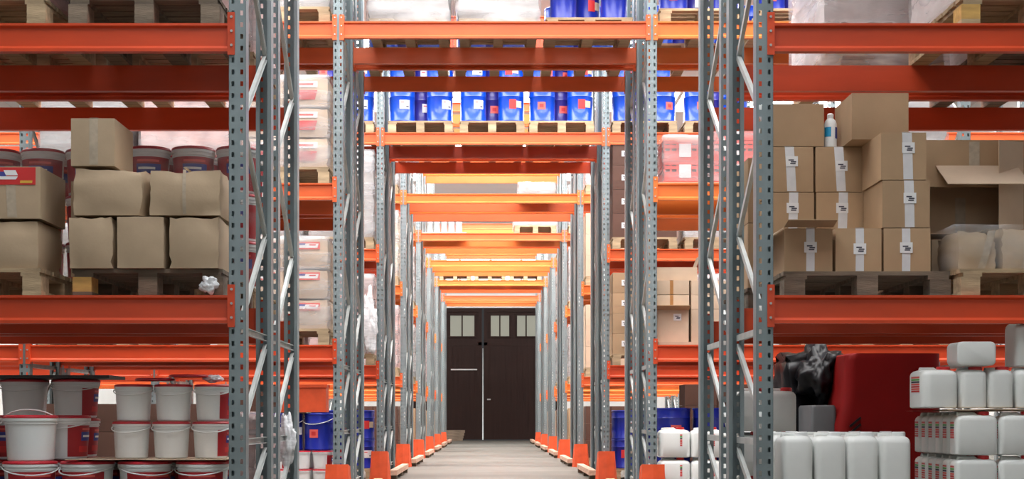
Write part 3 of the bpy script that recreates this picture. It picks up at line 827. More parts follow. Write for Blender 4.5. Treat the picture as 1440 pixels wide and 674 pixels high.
pxbox(1237, 1294, L2, L3, yQ + .02, .38, 'kraft carton behind the large second-row carton, right pallet', m='carton', b=.003, group=gk)
pxbox(1237, 1294, L3, L4, yQ + .02, .38, 'kraft carton behind the large third-row carton, right pallet', m='carton', b=.003, group=gk)
pxbox(1084, 1160, L4, 2.57, yQ, .40, 'plain kraft carton on the top row against the right front post', m='carton', b=.003, group=gk)
pxbox(1197, 1279, L4, 2.585, 8.32, .42, 'big plain kraft carton, topmost, overlapping the labelled large carton', m='carton', b=.003, group=gk)
# spray bottle
def bottle():
    x, y = X(1171, yQ - .0), yQ + .06
    mb = MB(); mb.lathe([(0, 0), (.034, 0), (.037, .004), (.037, .135), (.030, .155), (.018, .168), (.016, .176), (.0, .176)], M['white_pl'], 20)
    o = ob('spray_bottle', mb.mesh('spray_bottle'), None, (x, y, L4)); tag(o, 'white bottle with blue label standing between the top kraft cartons', 'bottle')
    mb = MB(); mb.lathe([(.019, .168), (.019, .19), (.012, .198), (0, .198)], M['white_pl'], 14); ob('cap', mb.mesh('cap'), o)
    mb = MB(); mat_b = mat('cyan_label', (.02, .30, .55), .4)
    wrap_label(mb, .037, .037, .06, .115, -PI / 2 - 1.2, -PI / 2 - .1, mat_b); wrap_label(mb, .037, .037, .05, .115, -PI / 2 + .55, -PI / 2 + 1.3, M['blue_print'])
    ob('label', mb.mesh('label'), o)
bottle()
# --- right lower shelf, second pallet
p2 = X(1345, yA + .05) + .42
pallet(p2, yA + .53, LV[1], 'clean pale pallet under the shiny film-wrapped cartons, lower shelf right, front rack', 1.0, 'wood')
gw = 'film-wrapped cartons beside the open carton'
for i, (a, b_, zt, w) in enumerate(((1345, 1405, 1.785, 'inner'), (1406, 1466, 1.80, 'outer'))):
    pxbox(a, b_, z1, zt, yA + .1, .40, 'kraft carton under shiny film, front of pale pallet, %s' % w, m='carton_tan', b=.012, crush=.03, tape=('tape', .3, .2, .04, -.95), group=gw)
    pxbox(a - 36, b_ - 41, z1, zt, yA + .56, .40, 'kraft carton at the back of the pale pallet, %s' % w, m='carton_tan', b=.006, group=gw)
xw, ww = rect(1341, 1470, yA + .08)
film_cover(xw, yA + .53, z1, ww + .04, 1.02, .240, 'shiny clear film stretched over the kraft cartons on the pale pallet', 21, 'film_thin', None, .006)
# open carton, lying with its mouth to the front, resting on the wrapped cartons
def open_carton():
    yf = 8.5; s = F / yf
    x0, x1 = X(1300, yf), X(1440, yf); zb, zt = 1.818, Z(197, yf)
    w, h, dep, t = x1 - x0, zt - zb, .26, .006
    mb = MB()
    mb.box(-w / 2, w / 2, 0, dep, 0, t, M['carton_in']); mb.box(-w / 2, w / 2, 0, dep, h - t, h, M['carton'])
    mb.box(-w / 2, -w / 2 + t, 0, dep, t, h - t, M['carton']); mb.box(w / 2 - t, w / 2, 0, dep, t, h - t, M['carton'])
    mb.box(-w / 2 + t, w / 2 - t, dep - t, dep, t, h - t, M['carton_in'])
    mb.box(-w / 2 + t, w / 2 - t, 0.0, .004, h * .50, h - t, M['carton'])
    o = ob('open_carton', mb.mesh('open_carton'), None, ((x0 + x1) / 2, yf, zb)); tag(o, 'large open kraft carton with flap hanging out and dark inside, behind wrapped cartons', 'carton')
    f = ob('flap', flap_mesh(w * .82, .26, M['carton_pale'], .004), o, (.01, -.004, h * .72), (math.radians(-32), 0, PI)); f['label'] = 'pale flap hanging forward'
    f = ob('flap', flap_mesh(h * .95, .20, M['carton_pale']), o, (w / 2 - .004, -.004, h * .5), (PI / 2, math.radians(90), math.radians(-150)))
    mb = MB(); mb.box(-.03, .03, -.0022, -.001, h * .72, h - .01, M['tape']); ob('tape', mb.mesh('tape'), o); mb = MB(); mb.box(-.03, .03, dep - t - .002, dep - t - .001, .04, h * .45, M['tape']); ob('tape', mb.mesh('tape'), o)
open_carton()
# --- right rear lower shelf
for i, (a, w) in enumerate(((cA + 1.395 + .52, 'nearest passage'), (cA + 1.395 + 1.42, 'farther out'))):
    pallet(a, yR + .5, LV[1], 'wooden pallet on the rear lower shelf right, %s, front rack' % w, 1.0, 'wood_old')
    for l in range(2):
        for j in range(2):
            carton(a - .2 + .4 * j, yR + .25, z1 + l * .40, .39, .44, .395, 'brown carton, rear lower shelf right, %s layer, %s half, pallet %s' % (['bottom', 'upper'][l], ['inner', 'outer'][j], w), 'carton', .004, group='brown cartons on the rear lower shelf right', tape=('tape', 0, 0, .05, -.95))
# --- right upper shelf
xu = X(1352, yA) + .4
pallet(xu, yA + .5, LV[2], 'wooden pallet with golden blocks on the upper shelf right, front rack', 1.0, 'wood', 0, 0)
wrapped_load(xu, yA + .5, z2, .84, .98, .9, 'bluish white film-wrapped load on golden-block pallet, upper shelf right', 'sack_lit', 5, 5, film='film_lit')
a0, a1 = X(1182, yR), X(1300, yR)
pallet((a0 + a1) / 2 + .02, yR + .5, LV[2], 'wooden pallet on the rear upper shelf right, under the bright wrapped load', .98, 'wood', width=.72)
wrapped_load((a0 + a1) / 2 + .02, yR + .5, z2, .80, 1.04, .9, 'bright white pinkish wrapped load with film draping low, rear upper shelf right', 'sack_lit', 5, 6, film='film_lit', drape=.10)
pallet((a0 + a1) / 2 + .98, yR + .5, LV[2], 'wooden pallet on the rear upper shelf right, at the photo edge', 1.0, 'wood_old')
wrapped_load((a0 + a1) / 2 + .98, yR + .5, z2, .84, .96, .9, 'white wrapped load on the rear upper shelf at right photo edge', 'sack_lit', 5, 8, film='film_lit')
# --- right floor: jerrycans
gj = 'white jerrycans on the floor, front rack right'
pallet(cA + 1.395 + 1.36, yA + .5, .1448, 'upper of two stacked pallets under the labelled jerrycans, floor of front rack', 1.0, 'wood_old', width=.86)
for i, (xx, w) in enumerate(((cA + 1.395 + .5, 'by the right post'), (cA + 1.395 + 1.36, 'at right photo edge'))):
    pallet(xx, yA + .5, 0, 'pallet under the white jerrycans %s, floor of front rack' % w, 1.0, 'wood_old', width=.8 if i == 0 else .86)
hc = .275
pxs = (1116, 1162, 1207, 1252)
for l in range(2):
    for i, px in enumerate(pxs):
        for j in range(2):
            jerrycan(X(px, yA + .15), yA + .15 + j * .26, PT + l * (hc + .001), 'plain white jerrycan, %s layer, %s row, %s of four from the right post' % (['lower', 'upper'][l], ['front', 'second'][j], ORD[i]), .168, .235, hc, rz=0, cap='white_pl', lab=None, group=gj)
gj2 = 'labelled white jerrycans stacked at the right edge'
hs = .232; zj = [PT, PT + hs + .002, PT + 2 * (hs + .002)]
xl = X(1345, yA) + .1125
for l in range(3):
    zz = .0
    for i in range(3):
        for j in range(6):
            if i > 0 and j > 0: continue
            if l == 2 and j > 0: continue
            xx = xl + i * .232; yy = yA + .07 + j * .133
            if l < 2:
                jerrycan(xx, yy, .3385 + l * (hs + .002), 'white jerrycan with red cap, %s layer, %s, %s from the passage side' % (['lower', 'middle'][l], 'front row' if j == 0 else ORD[j] + ' row back', ORD[i]), .225, .128, hs, 0, 'red_cap', 'side', gj2)
# spacer pallet layer lifts the stack: a thick board
xb = xl + .23
o = ob('board', MB().box(-.36, .36, -.42, .42, 0, .0475, M['wood_old']).mesh('board'), None, (xb, yA + .42, .2898)); tag(o, 'thick old board between pallet and labelled jerrycans', 'board')
ztop = .3385 + 2 * (hs + .002) + .004
o = ob('cardboard_sheet', card_sheet(.78, .80, 5), None, (xb, yA + .41, ztop - .004)); tag(o, 'thin cardboard sheet between middle and top jerrycan layers at right edge', 'cardboard sheet')
for i, (px, w, d_, lab) in enumerate(((1317, .20, .22, 'side'), (1366, .142, .22, None), (1404, .135, .22, None), (1446, .16, .22, 'front'))):
    jerrycan(X(px, yA + .08), yA + .14, ztop + .012, 'white jerrycan in the top layer, %s' % ['outermost with slanted side label', 'second in, under the one lying down', 'third in, plain', 'cut by the photo edge'][i], w, d_, .222, .12 if i == 0 else 0, 'red_cap', lab, gj2)
jerrycan(X(1367, yA + .1), yA + .02, ztop + .012 + .223 + .066, 'single white jerrycan lying flat on top of the stack', .205, .128, .235, 0, 'red_cap', None, gj2, rot=(-PI / 2, 0, 0))
jerrycan(X(1446, yA + .1), yA + .16, ztop + .012 + .223, 'white jerrycan standing on top of stack at right photo edge', .16, .2, .26, 0, 'red_cap', None, gj2)
# rear floor right: white jerrycans seen beside the post
pallet(cA + 1.395 + .5, yR + .5, 0, 'pallet on the floor, rear right of front rack', 1.0, 'wood_old')
gj3 = 'white jerrycans on the rear floor, front rack right'
for l in range(3):
    for i in range(2):
        jerrycan(cA + 1.395 + .15 + i * .185, yR + .14, PT + l * .271, 'white jerrycan, rear floor right, %s layer, %s from the passage' % (['bottom', 'middle', 'top'][l], ORD[i]), .18, .22, .27, 0, 'red_cap', 'front' if i != 1 else None, gj3)

# ------------------------------------------------------------------ red machine in the cross aisle
def machine():
    y0 = 11.6
    x0, x1 = X(1190, y0), X(1325, y0)
    zt = Z(497, y0); w = x1 - x0
    e = ob('machine', None, None, ((x0 + x1) / 2, y0, 0)); tag(e, 'dark red machine housing with slanted louvres and black cover, behind the jerrycans', 'machine')
    mb = MB(); sec = []
    for z, sl in ((.12, -.07), (.3, -.07), (.72, -.065), (.84, -.03), (1.0, -.008), (zt - .06, 0), (zt - .015, .004), (zt, .03)):
        ring = rrect(w - sl, .9, .09, z, 5, sl / 2, .45)
        sec.append(ring)
    mb.rings(sec, M['machine']); hs_ = ob('housing', mb.mesh('housing', 40), e)
    for k in range(5):
        mb = MB(); z = .53 + k * .052
        T = Matrix.Translation((-w / 2 + .07, -.004, z)) @ Matrix.Rotation(math.radians(-40), 4, 'Y')
        mb.box(-.055, .055, -.004, .004, -.008, .008, M['black'], T); ob('louvre', mb.mesh('louvre'), hs_)
    mb = MB(); mb.rings([rrect(.2, .5, .03, z, 4) for z in (.12, .85)] + [rrect(.18, .48, .03, .87, 4)], M['grey_pl'])
    ob('grey_box', mb.mesh('grey_box'), e, (-w / 2 - .15, .36, 0))
    bm = shell(.30, .5, 1.18, 3, .05, 14)
    for v in bm.verts:
        t = v.co.z / 1.18
        v.co.x += -.03 * math.sin(t * 7) - .02; v.co.y += .03 * math.sin(t * 11 + v.co.x * 9)
    ob('black_cover', bm_mesh(bm, 'black_cover', M['black']), e, (-w / 2 - .17, .9, .12))
    o = ob('black_cover', rag_mesh(.34, .46, 4, M['black'], 'black_cover', .5), e, (-w / 2 - .06, .62, 1.12))
    for sx in (-1, 1):
        for yy in (.2, .75):
            mb = MB(); mb.lathe([(0, -.03), (.05, -.03), (.062, -.022), (.062, .022), (.05, .03), (0, .03)], M['rubber'], 18, Matrix.Rotation(PI / 2, 4, 'Y'))
            ob('wheel', mb.mesh('wheel'), e, (sx * (w / 2 - .1), yy, .062))
machine()

# ================================================================== generic loads for the deeper racks
def where(k, lv, s): return '%s %s of passage, %s' % (LVN[lv], side_word(s), ROWN[k]) if False else '%s %s, %s' % (LVN[lv], side_word(s), ROWN[k])
def slot_x(k, s, i, w=.84):
    """centre of pallet i counted outwards from the passage (three to a bay)"""
    bay, j = divmod(i, 3)
    return ROWX[k] + s * (BAY / 2 + BAY * bay + .06 + .42 + j * .895)
PN = ['nearest pallet', 'second pallet', 'third pallet', 'fourth pallet', 'fifth pallet', 'sixth pallet']
def drums_on(xc, y0, z0, wh, nz=2, r=.165, h=.42, seed=0, labs=None, front=('blue', 'navy', 'blue'), group='blue drums on the racks', back=True):
    rn = random.Random(seed); kinds = ['white', 'white', 'red', 'dot', None]
    for l in range(nz):
        xs = [(-.235, .17), (0, .412), (.235, .17)]
        for i, (dx, dy) in enumerate(xs):
            lab = labs[i] if labs else rn.choice(kinds)
            drum(xc + dx, y0 + dy, z0 + l * (h + .001), '%s drum%s, %s %s, %s' % ({'blue': 'bright blue', 'navy': 'navy', 'dkblue': 'deep blue'}[front[i]], {'white': ' with white label', 'red': ' with red label', 'dot': ' with red dot', 'band': ' with white band', None: ''}[lab], ['lower', 'upper', 'third'][l], ['left', 'middle', 'right'][i], wh), r, h, front[i], lab, rn.uniform(-.3, .5), group)
        if back and l == nz - 1:
            for i, dx in enumerate((-.235, .235)):
                drum(xc + dx, y0 + .17 + .485, z0 + l * (h + .001), 'blue back-row drum, %s %s, %s' % (['lower', 'upper', 'third'][l], ['left', 'right'][i], wh), r, h, 'blue', None, 0, group)
def logo_cartons(xc, y0, z0, wh, nz, h, logo, m='carton_pale', nx=2, s=-1, film=True, group=None, w=.40, dep=.58, crush=.02):
    for l in range(nz):
        for i in range(nx):
            for j in range(2):
                inner = (i == (nx - 1 if s < 0 else 0))
                if j and not inner: continue
                side = 'nearer passage' if inner else 'farther from passage'
                xx = xc + (i - (nx - 1) / 2) * w
                carton(xx, y0 + dep * (.5 + j) * .83 + .02, z0 + l * h, w - .030, dep * .78, h - .012, 'red-logo carton, layer %s, %s, %s, %s' % (['one', 'two', 'three', 'four'][l], ['front', 'back'][j], side, wh), m, .012, crush, None, None, logo if j == 0 else None, group=group, seed=l * 3 + i)
    if film:
        film_cover(xc, y0 + dep * .83 + .02, z0, nx * w + .03, dep * 1.66 + .04, nz * h + .02, 'loose clear film around red-logo cartons, %s' % wh, nz + len(wh), 'film')

def cstack(xx, y0, z0, wh, nz, h, m, nx=2, s=1, lab=True, group=None, w=.40):
    for l in range(nz):
        for i in range(nx):
            inner = i == (0 if s > 0 else nx - 1)
            carton(xx + (i - (nx - 1) / 2) * w, y0 + .3, z0 + l * (h + .001), w - .008, .58, h - .002, '%s carton, layer %s, %s, %s' % ({'carton_shade': 'dark brown', 'carton': 'brown', 'carton_pale': 'pale', 'carton_tan': 'tan'}[m], ['one', 'two', 'three', 'four', 'five'][l], 'nearer passage' if inner else 'farther from passage', wh), m, .003, 0, None, (-.25 * s, .0, .075, .07) if lab else None, group=group)
# ------------------------------------------------------------------ SECOND RACK (B)
k = 'B'; dB = ROWD[k]; cB = ROWX[k]; yRB = dB + FD + GAP
# left
for lv, hh, lg in ((1, .272, 'badge'), (2, .272, 'stack')):
    for i in range(3):
        xx = slot_x(k, -1, i); wh = '%s, %s' % (PN[i], where(k, lv, -1))
        pallet(xx, dB + .5, LV[lv], 'wooden pallet, %s' % wh, 1.0, 'wood')
        if i == 0: logo_cartons(xx, dB, LV[lv] + PT, wh, 3, hh, lg, group='red-logo cartons on the second rack')
        else: wrapped_load(xx, dB + .5, LV[lv] + PT, .84, .98, [.95, 1.05][i % 2], 'pink and white wrapped load, %s' % wh, 'sack_pink' if i == 1 else 'sack', 4, 20 + i + lv)
for i in range(3):
    xx = slot_x(k, -1, i); wh = '%s, %s' % (PN[i], where(k, 3, -1))
    pallet(xx, dB + .55, LV[3], 'wooden pallet, %s' % wh, 1.0, 'wood')
    wrapped_load(xx, dB + .55, LV[3] + PT, .84, .96, .9, 'white wrapped load, %s' % wh, 'sack', 4, 30 + i)
    for lv in (2, 3):
        wh2 = 'rear run, %s, %s' % (PN[i], where(k, lv, -1))
        pallet(xx, yRB + .5, LV[lv], 'wooden pallet, %s' % wh2, 1.0, 'wood', simple=True)
        wrapped_load(xx, yRB + .5, LV[lv] + PT, .84, .96, .85, 'white wrapped load, %s' % wh2, ['sack', 'sack_pink', 'sack'][i], 4, 33 + i)
# left floor: buckets below blue pails, red crate on top
xx = slot_x(k, -1, 0); wh = 'floor left, second rack'
pallet(xx, dB + .5, 0, 'wooden pallet on the floor left of the passage, second rack', 1.0, 'wood_old')
n = 0
for l in range(2):
    for i in range(4):
        bucket(xx - .30 + i * .2 + .03, dB + .12, PT + l * .166, 'small white red-banded bucket, %s layer, %s from the passage, %s' % (['lower', 'upper'][l], ORD[3 - i], wh), .092, .164, 0, 'side' if i % 2 else None, 'small buckets under the blue pails', handle=False)
        bucket(xx - .30 + i * .2 + .03, dB + .44, PT + l * .166, 'small white bucket in second row, %s layer, %s from the passage, %s' % (['lower', 'upper'][l], ORD[3 - i], wh), .092, .164, 0, None, 'small buckets under the blue pails', handle=False)
for i in range(3):
    drum(xx - .28 + i * .285, dB + .22, PT + .334, 'deep blue pail on the small buckets, %s from the passage, %s' % (ORD[2 - i], wh), .138, .335, 'dkblue', ['band', 'band', 'dot'][i], .1 - .5 * (i == 2), 'blue pails on the small buckets', True)
def crate(x, y, z, w, d, h, label, m, name='crate', cat='crate', group=None):
    mb = MB(); t = .012
    mb.box(-w / 2, w / 2, -d / 2, d / 2, 0, t, m)
    for s in (-1, 1):
        mb.box(-w / 2, w / 2, s * (d / 2 - t / 2) - t / 2, s * (d / 2 - t / 2) + t / 2, t, h, m)
        mb.box(s * (w / 2 - t / 2) - t / 2, s * (w / 2 - t / 2) + t / 2, -d / 2 + t, d / 2 - t, t, h, m)
    mb.box(-w / 2 - .01, w / 2 + .01, -d / 2 - .01, -d / 2, h - .03, h, m); mb.box(-w / 2 - .01, w / 2 + .01, d / 2, d / 2 + .01, h - .03, h, m)
    o = ob(name, mb.mesh(name), None, (x, y, z)); return tag(o, label, cat, group)
crate(xx + .14, dB + .22, PT + .335 + .342, .44, .24, .25, 'plain orange-red crate standing on the deep blue pails, left second rack', M['orange2'])
# more behind and outwards on the floor
for i in (1, 2):
    wh = '%s, floor left, second rack' % PN[i]; xx = slot_x(k, -1, i)
    pallet(xx, dB + .5, 0, 'wooden pallet, %s' % wh, 1.0, 'wood_old')
    cstack(xx, dB, PT, wh, 3, .25, 'carton_shade', 2, -1, False, 'dark cartons on the floor')  # darkened stacks put in where the floor gap lies in low light
# over the passage
for i, (xc_, m) in enumerate(((-.775, 'w'), (.05, 'w'), (.89, 'd'))):
    wh = '%s pallet over passage, second rack' % ['left', 'middle', 'right'][i]
    pallet(cB + xc_ - .02, dB + .40 + .48, LV[3], 'wooden pallet, %s' % wh.replace(' pallet', ' of three'), .88 if m == 'w' else .95, 'wood', width=.72 if m == 'w' else .8)
    if m == 'w': wrapped_load(cB + xc_ - .02, dB + .40 + .48, LV[3] + PT, .79, .93, .8, 'white film-wrapped sack load, %s' % wh, 'sack', 5, 50 + i, drape=.13)
    else: drums_on(cB + xc_ - .02, dB + .42, LV[3] + PT, wh, 2, .125, .38, 5, front=('dkblue', 'dkblue', 'dkblue'))
    wh2 = '%s rear pallet over passage, second rack' % ['left', 'middle', 'right'][i]
    pallet(cB + (-.88, 0, .88)[i], yRB + .75, LV[3], 'wooden pallet, %s' % wh2.replace(' pallet', ' of three'), .9, 'wood')
    drums_on(cB + (-.88, 0, .88)[i], yRB + .32, LV[3] + PT, wh2, 1, .15, .42, 8 + i, back=False)
# right
for i in range(3):
    xx = slot_x(k, 1, i); wh = '%s, %s' % (PN[i], where(k, 3, 1))
    pallet(xx, dB + .6, LV[3], 'wooden pallet, %s' % wh, 1.0, 'wood')
    drums_on(xx, dB + .3, LV[3] + PT, wh, 2, .135, .38, 60 + i, front=('dkblue', 'navy', 'dkblue'))
    wh = 'rear %s, %s' % (PN[i], where(k, 3, 1))
    pallet(xx, yRB + .6, LV[3], 'wooden pallet, %s' % wh, .9, 'wood', simple=True)
    drums_on(xx, yRB + .3, LV[3] + PT, wh, 1, .15, .42, 70 + i, back=False)
# right upper shelf: wrapped red crates, then a blue drum
xx = slot_x(k, 1, 0); wh = where(k, 2, 1)
def red_crate(x, y, z, w, d, h, label):
    mb = MB(); mr = M['red_soft']; t = .01
    mb.box(-w / 2, w / 2, -d / 2, d / 2, 0, .012, mr)
    for zz in (0.012, h * .33, h * .62, h - .03):
        hh = .03 if zz > .02 else .05
        for s in (-1, 1):
            mb.box(-w / 2, w / 2, s * (d / 2) - t, s * (d / 2) + t * 0, zz, zz + hh, mr) if s > 0 else mb.box(-w / 2, w / 2, -d / 2, -d / 2 + t, zz, zz + hh, mr)
            mb.box(s * (w / 2 - t / 2) - t / 2, s * (w / 2 - t / 2) + t / 2, -d / 2, d / 2, zz, zz + hh, mr)
    for i in range(7):
        xx_ = -w / 2 + .012 + i * (w - .024) / 6
        mb.box(xx_ - .009, xx_ + .009, -d / 2 + .0005, -d / 2 + .0095, .02, h - .01, mr); mb.box(xx_ - .009, xx_ + .009, d / 2 - .0095, d / 2 - .0005, .02, h - .01, mr)
    o = ob('plastic_crate', mb.mesh('plastic_crate'), None, (x, y, z)); tag(o, label, 'crate', 'red plastic crates under film')
    mb = MB(); mb.box(-w * .12, w * .16, -d / 2 - .004, -d / 2 - .001, h * .2, h * .85, M['paper']); ob('label', mb.mesh('label'), o)
    mb = MB(); mb.box(-w / 2 + .02, w / 2 - .02, -d / 2 + .02, d / 2 - .02, .013, h * .9, M['sack']); ob('contents', mb.mesh('contents'), o)
o = ob('shelf_board', MB().box(-.42, 1.32, .02, .9, 0, .012, M['carton_pale']).mesh('shelf_board'), None, (xx, dB, LV[2] + .0005)); tag(o, 'thin shelf board under the red crates, upper shelf right, second rack', 'shelf board')
nn = 0
for l in range(3):
    for i in range(2):
        if l == 2 and i == 0: continue
        red_crate(xx - .19 + .44 * i, dB + .22, LV[2] + .0135 + l * .185, .38, .40, .182, 'red slatted crate with white label, %s layer, %s, %s' % (['bottom', 'second', 'third', 'top'][l], ['nearer passage', 'farther out'][i], wh))
fc = film_cover(xx + .035, dB + .22, LV[2] + .0135, .86, .50, .62, 'crinkled clear film over the red crates, upper shelf right, second rack', 33, 'film')
for v in fc.data.vertices:
    if v.co.x < -.02: v.co.z *= .68
xd = max(X(1048, dB + .2), xx + .48 + .17)
drum(xd, dB + .22, LV[2] + .0135, 'deep blue drum with wide white band, upper shelf right, second rack', .165, .42, 'dkblue', 'band', 0, 'blue drums on the racks')
drum(xd + .36, dB + .22, LV[2] + .0135, 'deep blue drum next to the white-banded one, upper shelf right', .165, .42, 'dkblue', None, 0, 'blue drums on the racks')
wrapped_load(slot_x(k, 1, 2), dB + .5, LV[2] + .001, .8, .9, .8, 'white wrapped load, third out, upper shelf right, second rack', 'sack', 4, 77)
# right lower shelf: pale cartons
gpc = 'pale cartons on the second rack'
zz = LV[1] + .032
o = ob('wooden_board', MB().box(-.53, .33, -.42, .42, 0, .030, M['carton_pale']).mesh('wooden_board'), None, (xx + .12, dB + .5, LV[1] + .0005)); tag(o, 'pale wooden board under the cartons on lower shelf right, second rack', 'board')
x_a = X(950, dB)
carton(x_a - .015, dB + .30, zz, .29, .40, .285, 'pale carton with open lid and small printed square, bottom, lower shelf right, second rack', 'carton_pale', .003, 0, None, (.3, .55, .07, .06), group=gpc)
fl = ob('flap', flap_mesh(.30, .10, M['carton']), bpy.data.objects[-1] if False else COL.objects[-2], (0, -.2, .285), (math.radians(20), 0, PI))
for l in range(2):
    carton(x_a - .03, dB + .31, zz + .295 + l * .130, .33, .40, .1255, 'flat pale carton with brown tape, %s of two, second rack lower shelf right' % ['lower', 'upper'][l], 'carton_pale', .003, 0, ('tape_brown', 0, .05, .03, -.98), group=gpc)
    carton(x_a + .32, dB + .31, zz + .295 + l * .128, .33, .40, .126, 'flat pale carton, %s one beside the brown-taped pair, second rack' % ['lower', 'upper'][l], 'carton_pale', .003, group=gpc)
carton(x_a + .32, dB + .31, zz, .33, .40, .292, 'pale carton below flat cartons, half hidden behind the grey post', 'carton_pale', .003, group=gpc)
tp = carton(x_a + .02, dB + .36, zz + .295 + .262, .40, .34, .12, 'pale open-topped carton with raised pointed flap above the brown-taped pair', 'carton_pale', .003, 0, group=gpc)
ob('flap', flap_mesh(.3, .12, M['carton_pale']), tp, (.195, 0, .12), (math.radians(70), 0, -PI / 2))
for i in (1, 2):
    wh = '%s, %s' % (PN[i], where(k, 1, 1)); xx_ = slot_x(k, 1, i)
    pallet(xx_, dB + .5, LV[1], 'wooden pallet, %s' % wh, 1.0, 'wood')
    for l in range(2):
        for j in range(2): carton(xx_ - .2 + .4 * j, dB + .25, LV[1] + PT + .36 * l, .39, .46, .355, 'brown carton, %s layer, %s, %s' % (['lower', 'upper'][l], ['inner', 'outer'][j], wh), 'carton', .004, 0, ('tape', 0, 0, .05, -.95), group='brown cartons on the second rack')
# right floor: jerrycans with blue drums behind
wh = 'floor right, second rack'; xx = slot_x(k, 1, 0)
for i in range(2):
    pallet(slot_x(k, 1, i), dB + .5, 0, 'wooden pallet, %s, floor right, second rack' % PN[i], 1.0, 'wood_old')
for l in range(2):
    for i in range(6):
        jerrycan(X(925, dB) + .155 + i * .29 + 0, dB + .13, PT + .0005 + l * .272, 'white jerrycan with red cap, %s layer, %s from the passage, %s' % (['lower', 'upper'][l], ORD[i], wh), .282, .20, .27, 0, 'red_cap', 'front', 'white jerrycans on the floor, second rack')
for i in range(4):
    for l in range(2): drum(xx - .24 + i * .35, dB + .48, PT + .36 * l, 'deep blue drum behind the jerrycans, %s layer, %s from the passage, second rack' % (['lower', 'upper'][l], ORD[i]), .168, .358, 'dkblue', 'dot' if i == 0 else None, 0, 'blue drums behind the jerrycans')

# ------------------------------------------------------------------ THIRD RACK (C)
k = 'C'; dC = ROWD[k]; cC = ROWX[k]; yRC = dC + FD + GAP
labs = [('white', 'white', 'white'), ('white', 'dot', 'red'), ('dot', 'dot', 'red')]
for i, xx in enumerate((X(591, dC), X(691, dC) + .01, X(790, dC))):
    wh = '%s pallet over passage, third rack' % ['left', 'middle', 'right'][i]
    pallet(xx, dC + .5, LV[3], 'pale wooden pallet, %s of three in front run over passage, third rack' % ['left', 'middle', 'right'][i], 1.0, 'wood')
    drums_on(xx, dC, LV[3] + PT, wh, 2, .165, .42, 80 + i, labs[i])
    pallet(xx, yRC + .5, LV[3], 'pale wooden pallet, %s of three in rear run over passage, third rack' % ['left', 'middle', 'right'][i], 1.0, 'wood', simple=True)
for i in range(2):
    for s in (-1, 1):
        xx = slot_x(k, s, i)
        for lv in (0, 1, 2, 3):
            wh = '%s, %s' % (PN[i], where(k, lv, s)); zb = LV.get(lv, 0)
            pallet(xx, dC + .5, zb, 'wooden pallet, %s' % wh, 1.0, 'wood', simple=(i > 0))
            z0 = zb + PT
            if lv == 3: drums_on(xx, dC, z0, wh, 2 if i == 0 else 1, .165, .42, 90 + i + s, front=('navy', 'navy', 'blue') if s < 0 else ('blue', 'navy', 'blue'), back=False)
            elif lv == 0:
                if i == 0: drums_on(xx, dC, z0, wh, 2, .165, .36, 95 + s, front=('dkblue', 'dkblue', 'dkblue'), back=False)
                else: cstack(xx, dC, z0, wh, 4, .26, 'carton_shade', 2, s, False, 'dark cartons on the floor')
            elif s > 0 and i == 0: cstack(xx, dC, z0, wh, 4 if lv == 2 else 4, .295 if lv == 2 else .25, 'carton_shade' if lv == 2 else 'carton', 2, 1, True, 'labelled cartons on the third rack')
            else: wrapped_load(xx, dC + .5, z0, .84, .98, 1.0 + .1 * (lv == 2), '%s wrapped load, %s' % ('white' if lv == 2 else 'pinkish', wh), 'sack' if lv == 2 else 'sack_pink', 4, 100 + lv + i)
o = ob('torn_film', rag_mesh(.22, .75, 11, M['film_rag'], 'torn_film', .12), None, (X(517, dC), dC - .075, Z(460, dC))); tag(o, 'white torn film hanging from the pink load, lower shelf left, third rack', 'plastic film')

# ------------------------------------------------------------------ FOURTH TO EIGHTH RACKS
kinds = {'D': ('sack', 'sack_pink', 'sack_cream'), 'E': ('sack', 'sack', 'sack'), 'F': ('sack', 'sack_pink', 'sack'), 'G': ('sack', 'sack', 'sack_cream'), 'H': ('sack_pink', 'sack', 'sack')}
for k in 'DEFGH':
    d = ROWD[k]
    for s in (-1, 1):
        for lv in (0, 1, 2, 3):
            for run, y0 in ((0, d), (1, d + FD + GAP)):
                if run and (lv in (0, 3)): continue
                xx = slot_x(k, s, 0); zb = LV.get(lv, 0)
                wh = '%s%s' % ('rear run, ' if run else '', where(k, lv, s))
                pallet(xx, y0 + .5, zb, 'wooden pallet nearest passage, %s' % wh, 1.0, 'wood', simple=True)
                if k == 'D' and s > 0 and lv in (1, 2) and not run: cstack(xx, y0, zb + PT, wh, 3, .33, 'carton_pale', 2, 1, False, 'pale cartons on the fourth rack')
                elif lv == 0: cstack(xx, y0, zb + PT, wh, 3, .27, 'carton_shade' if k in 'DF' else 'carton', 2, s, False, 'cartons on the floor of the deeper racks')
                else:
                    m = kinds[k][(lv + run + (s > 0)) % 3]
                    wrapped_load(xx, y0 + .5, zb + PT, .84, .98, [.85, 1.0, 1.05, .8][lv], '%s wrapped load, %s' % ({'sack': 'white', 'sack_pink': 'pink', 'sack_cream': 'cream'}[m], wh), m, 4, 120 + lv)
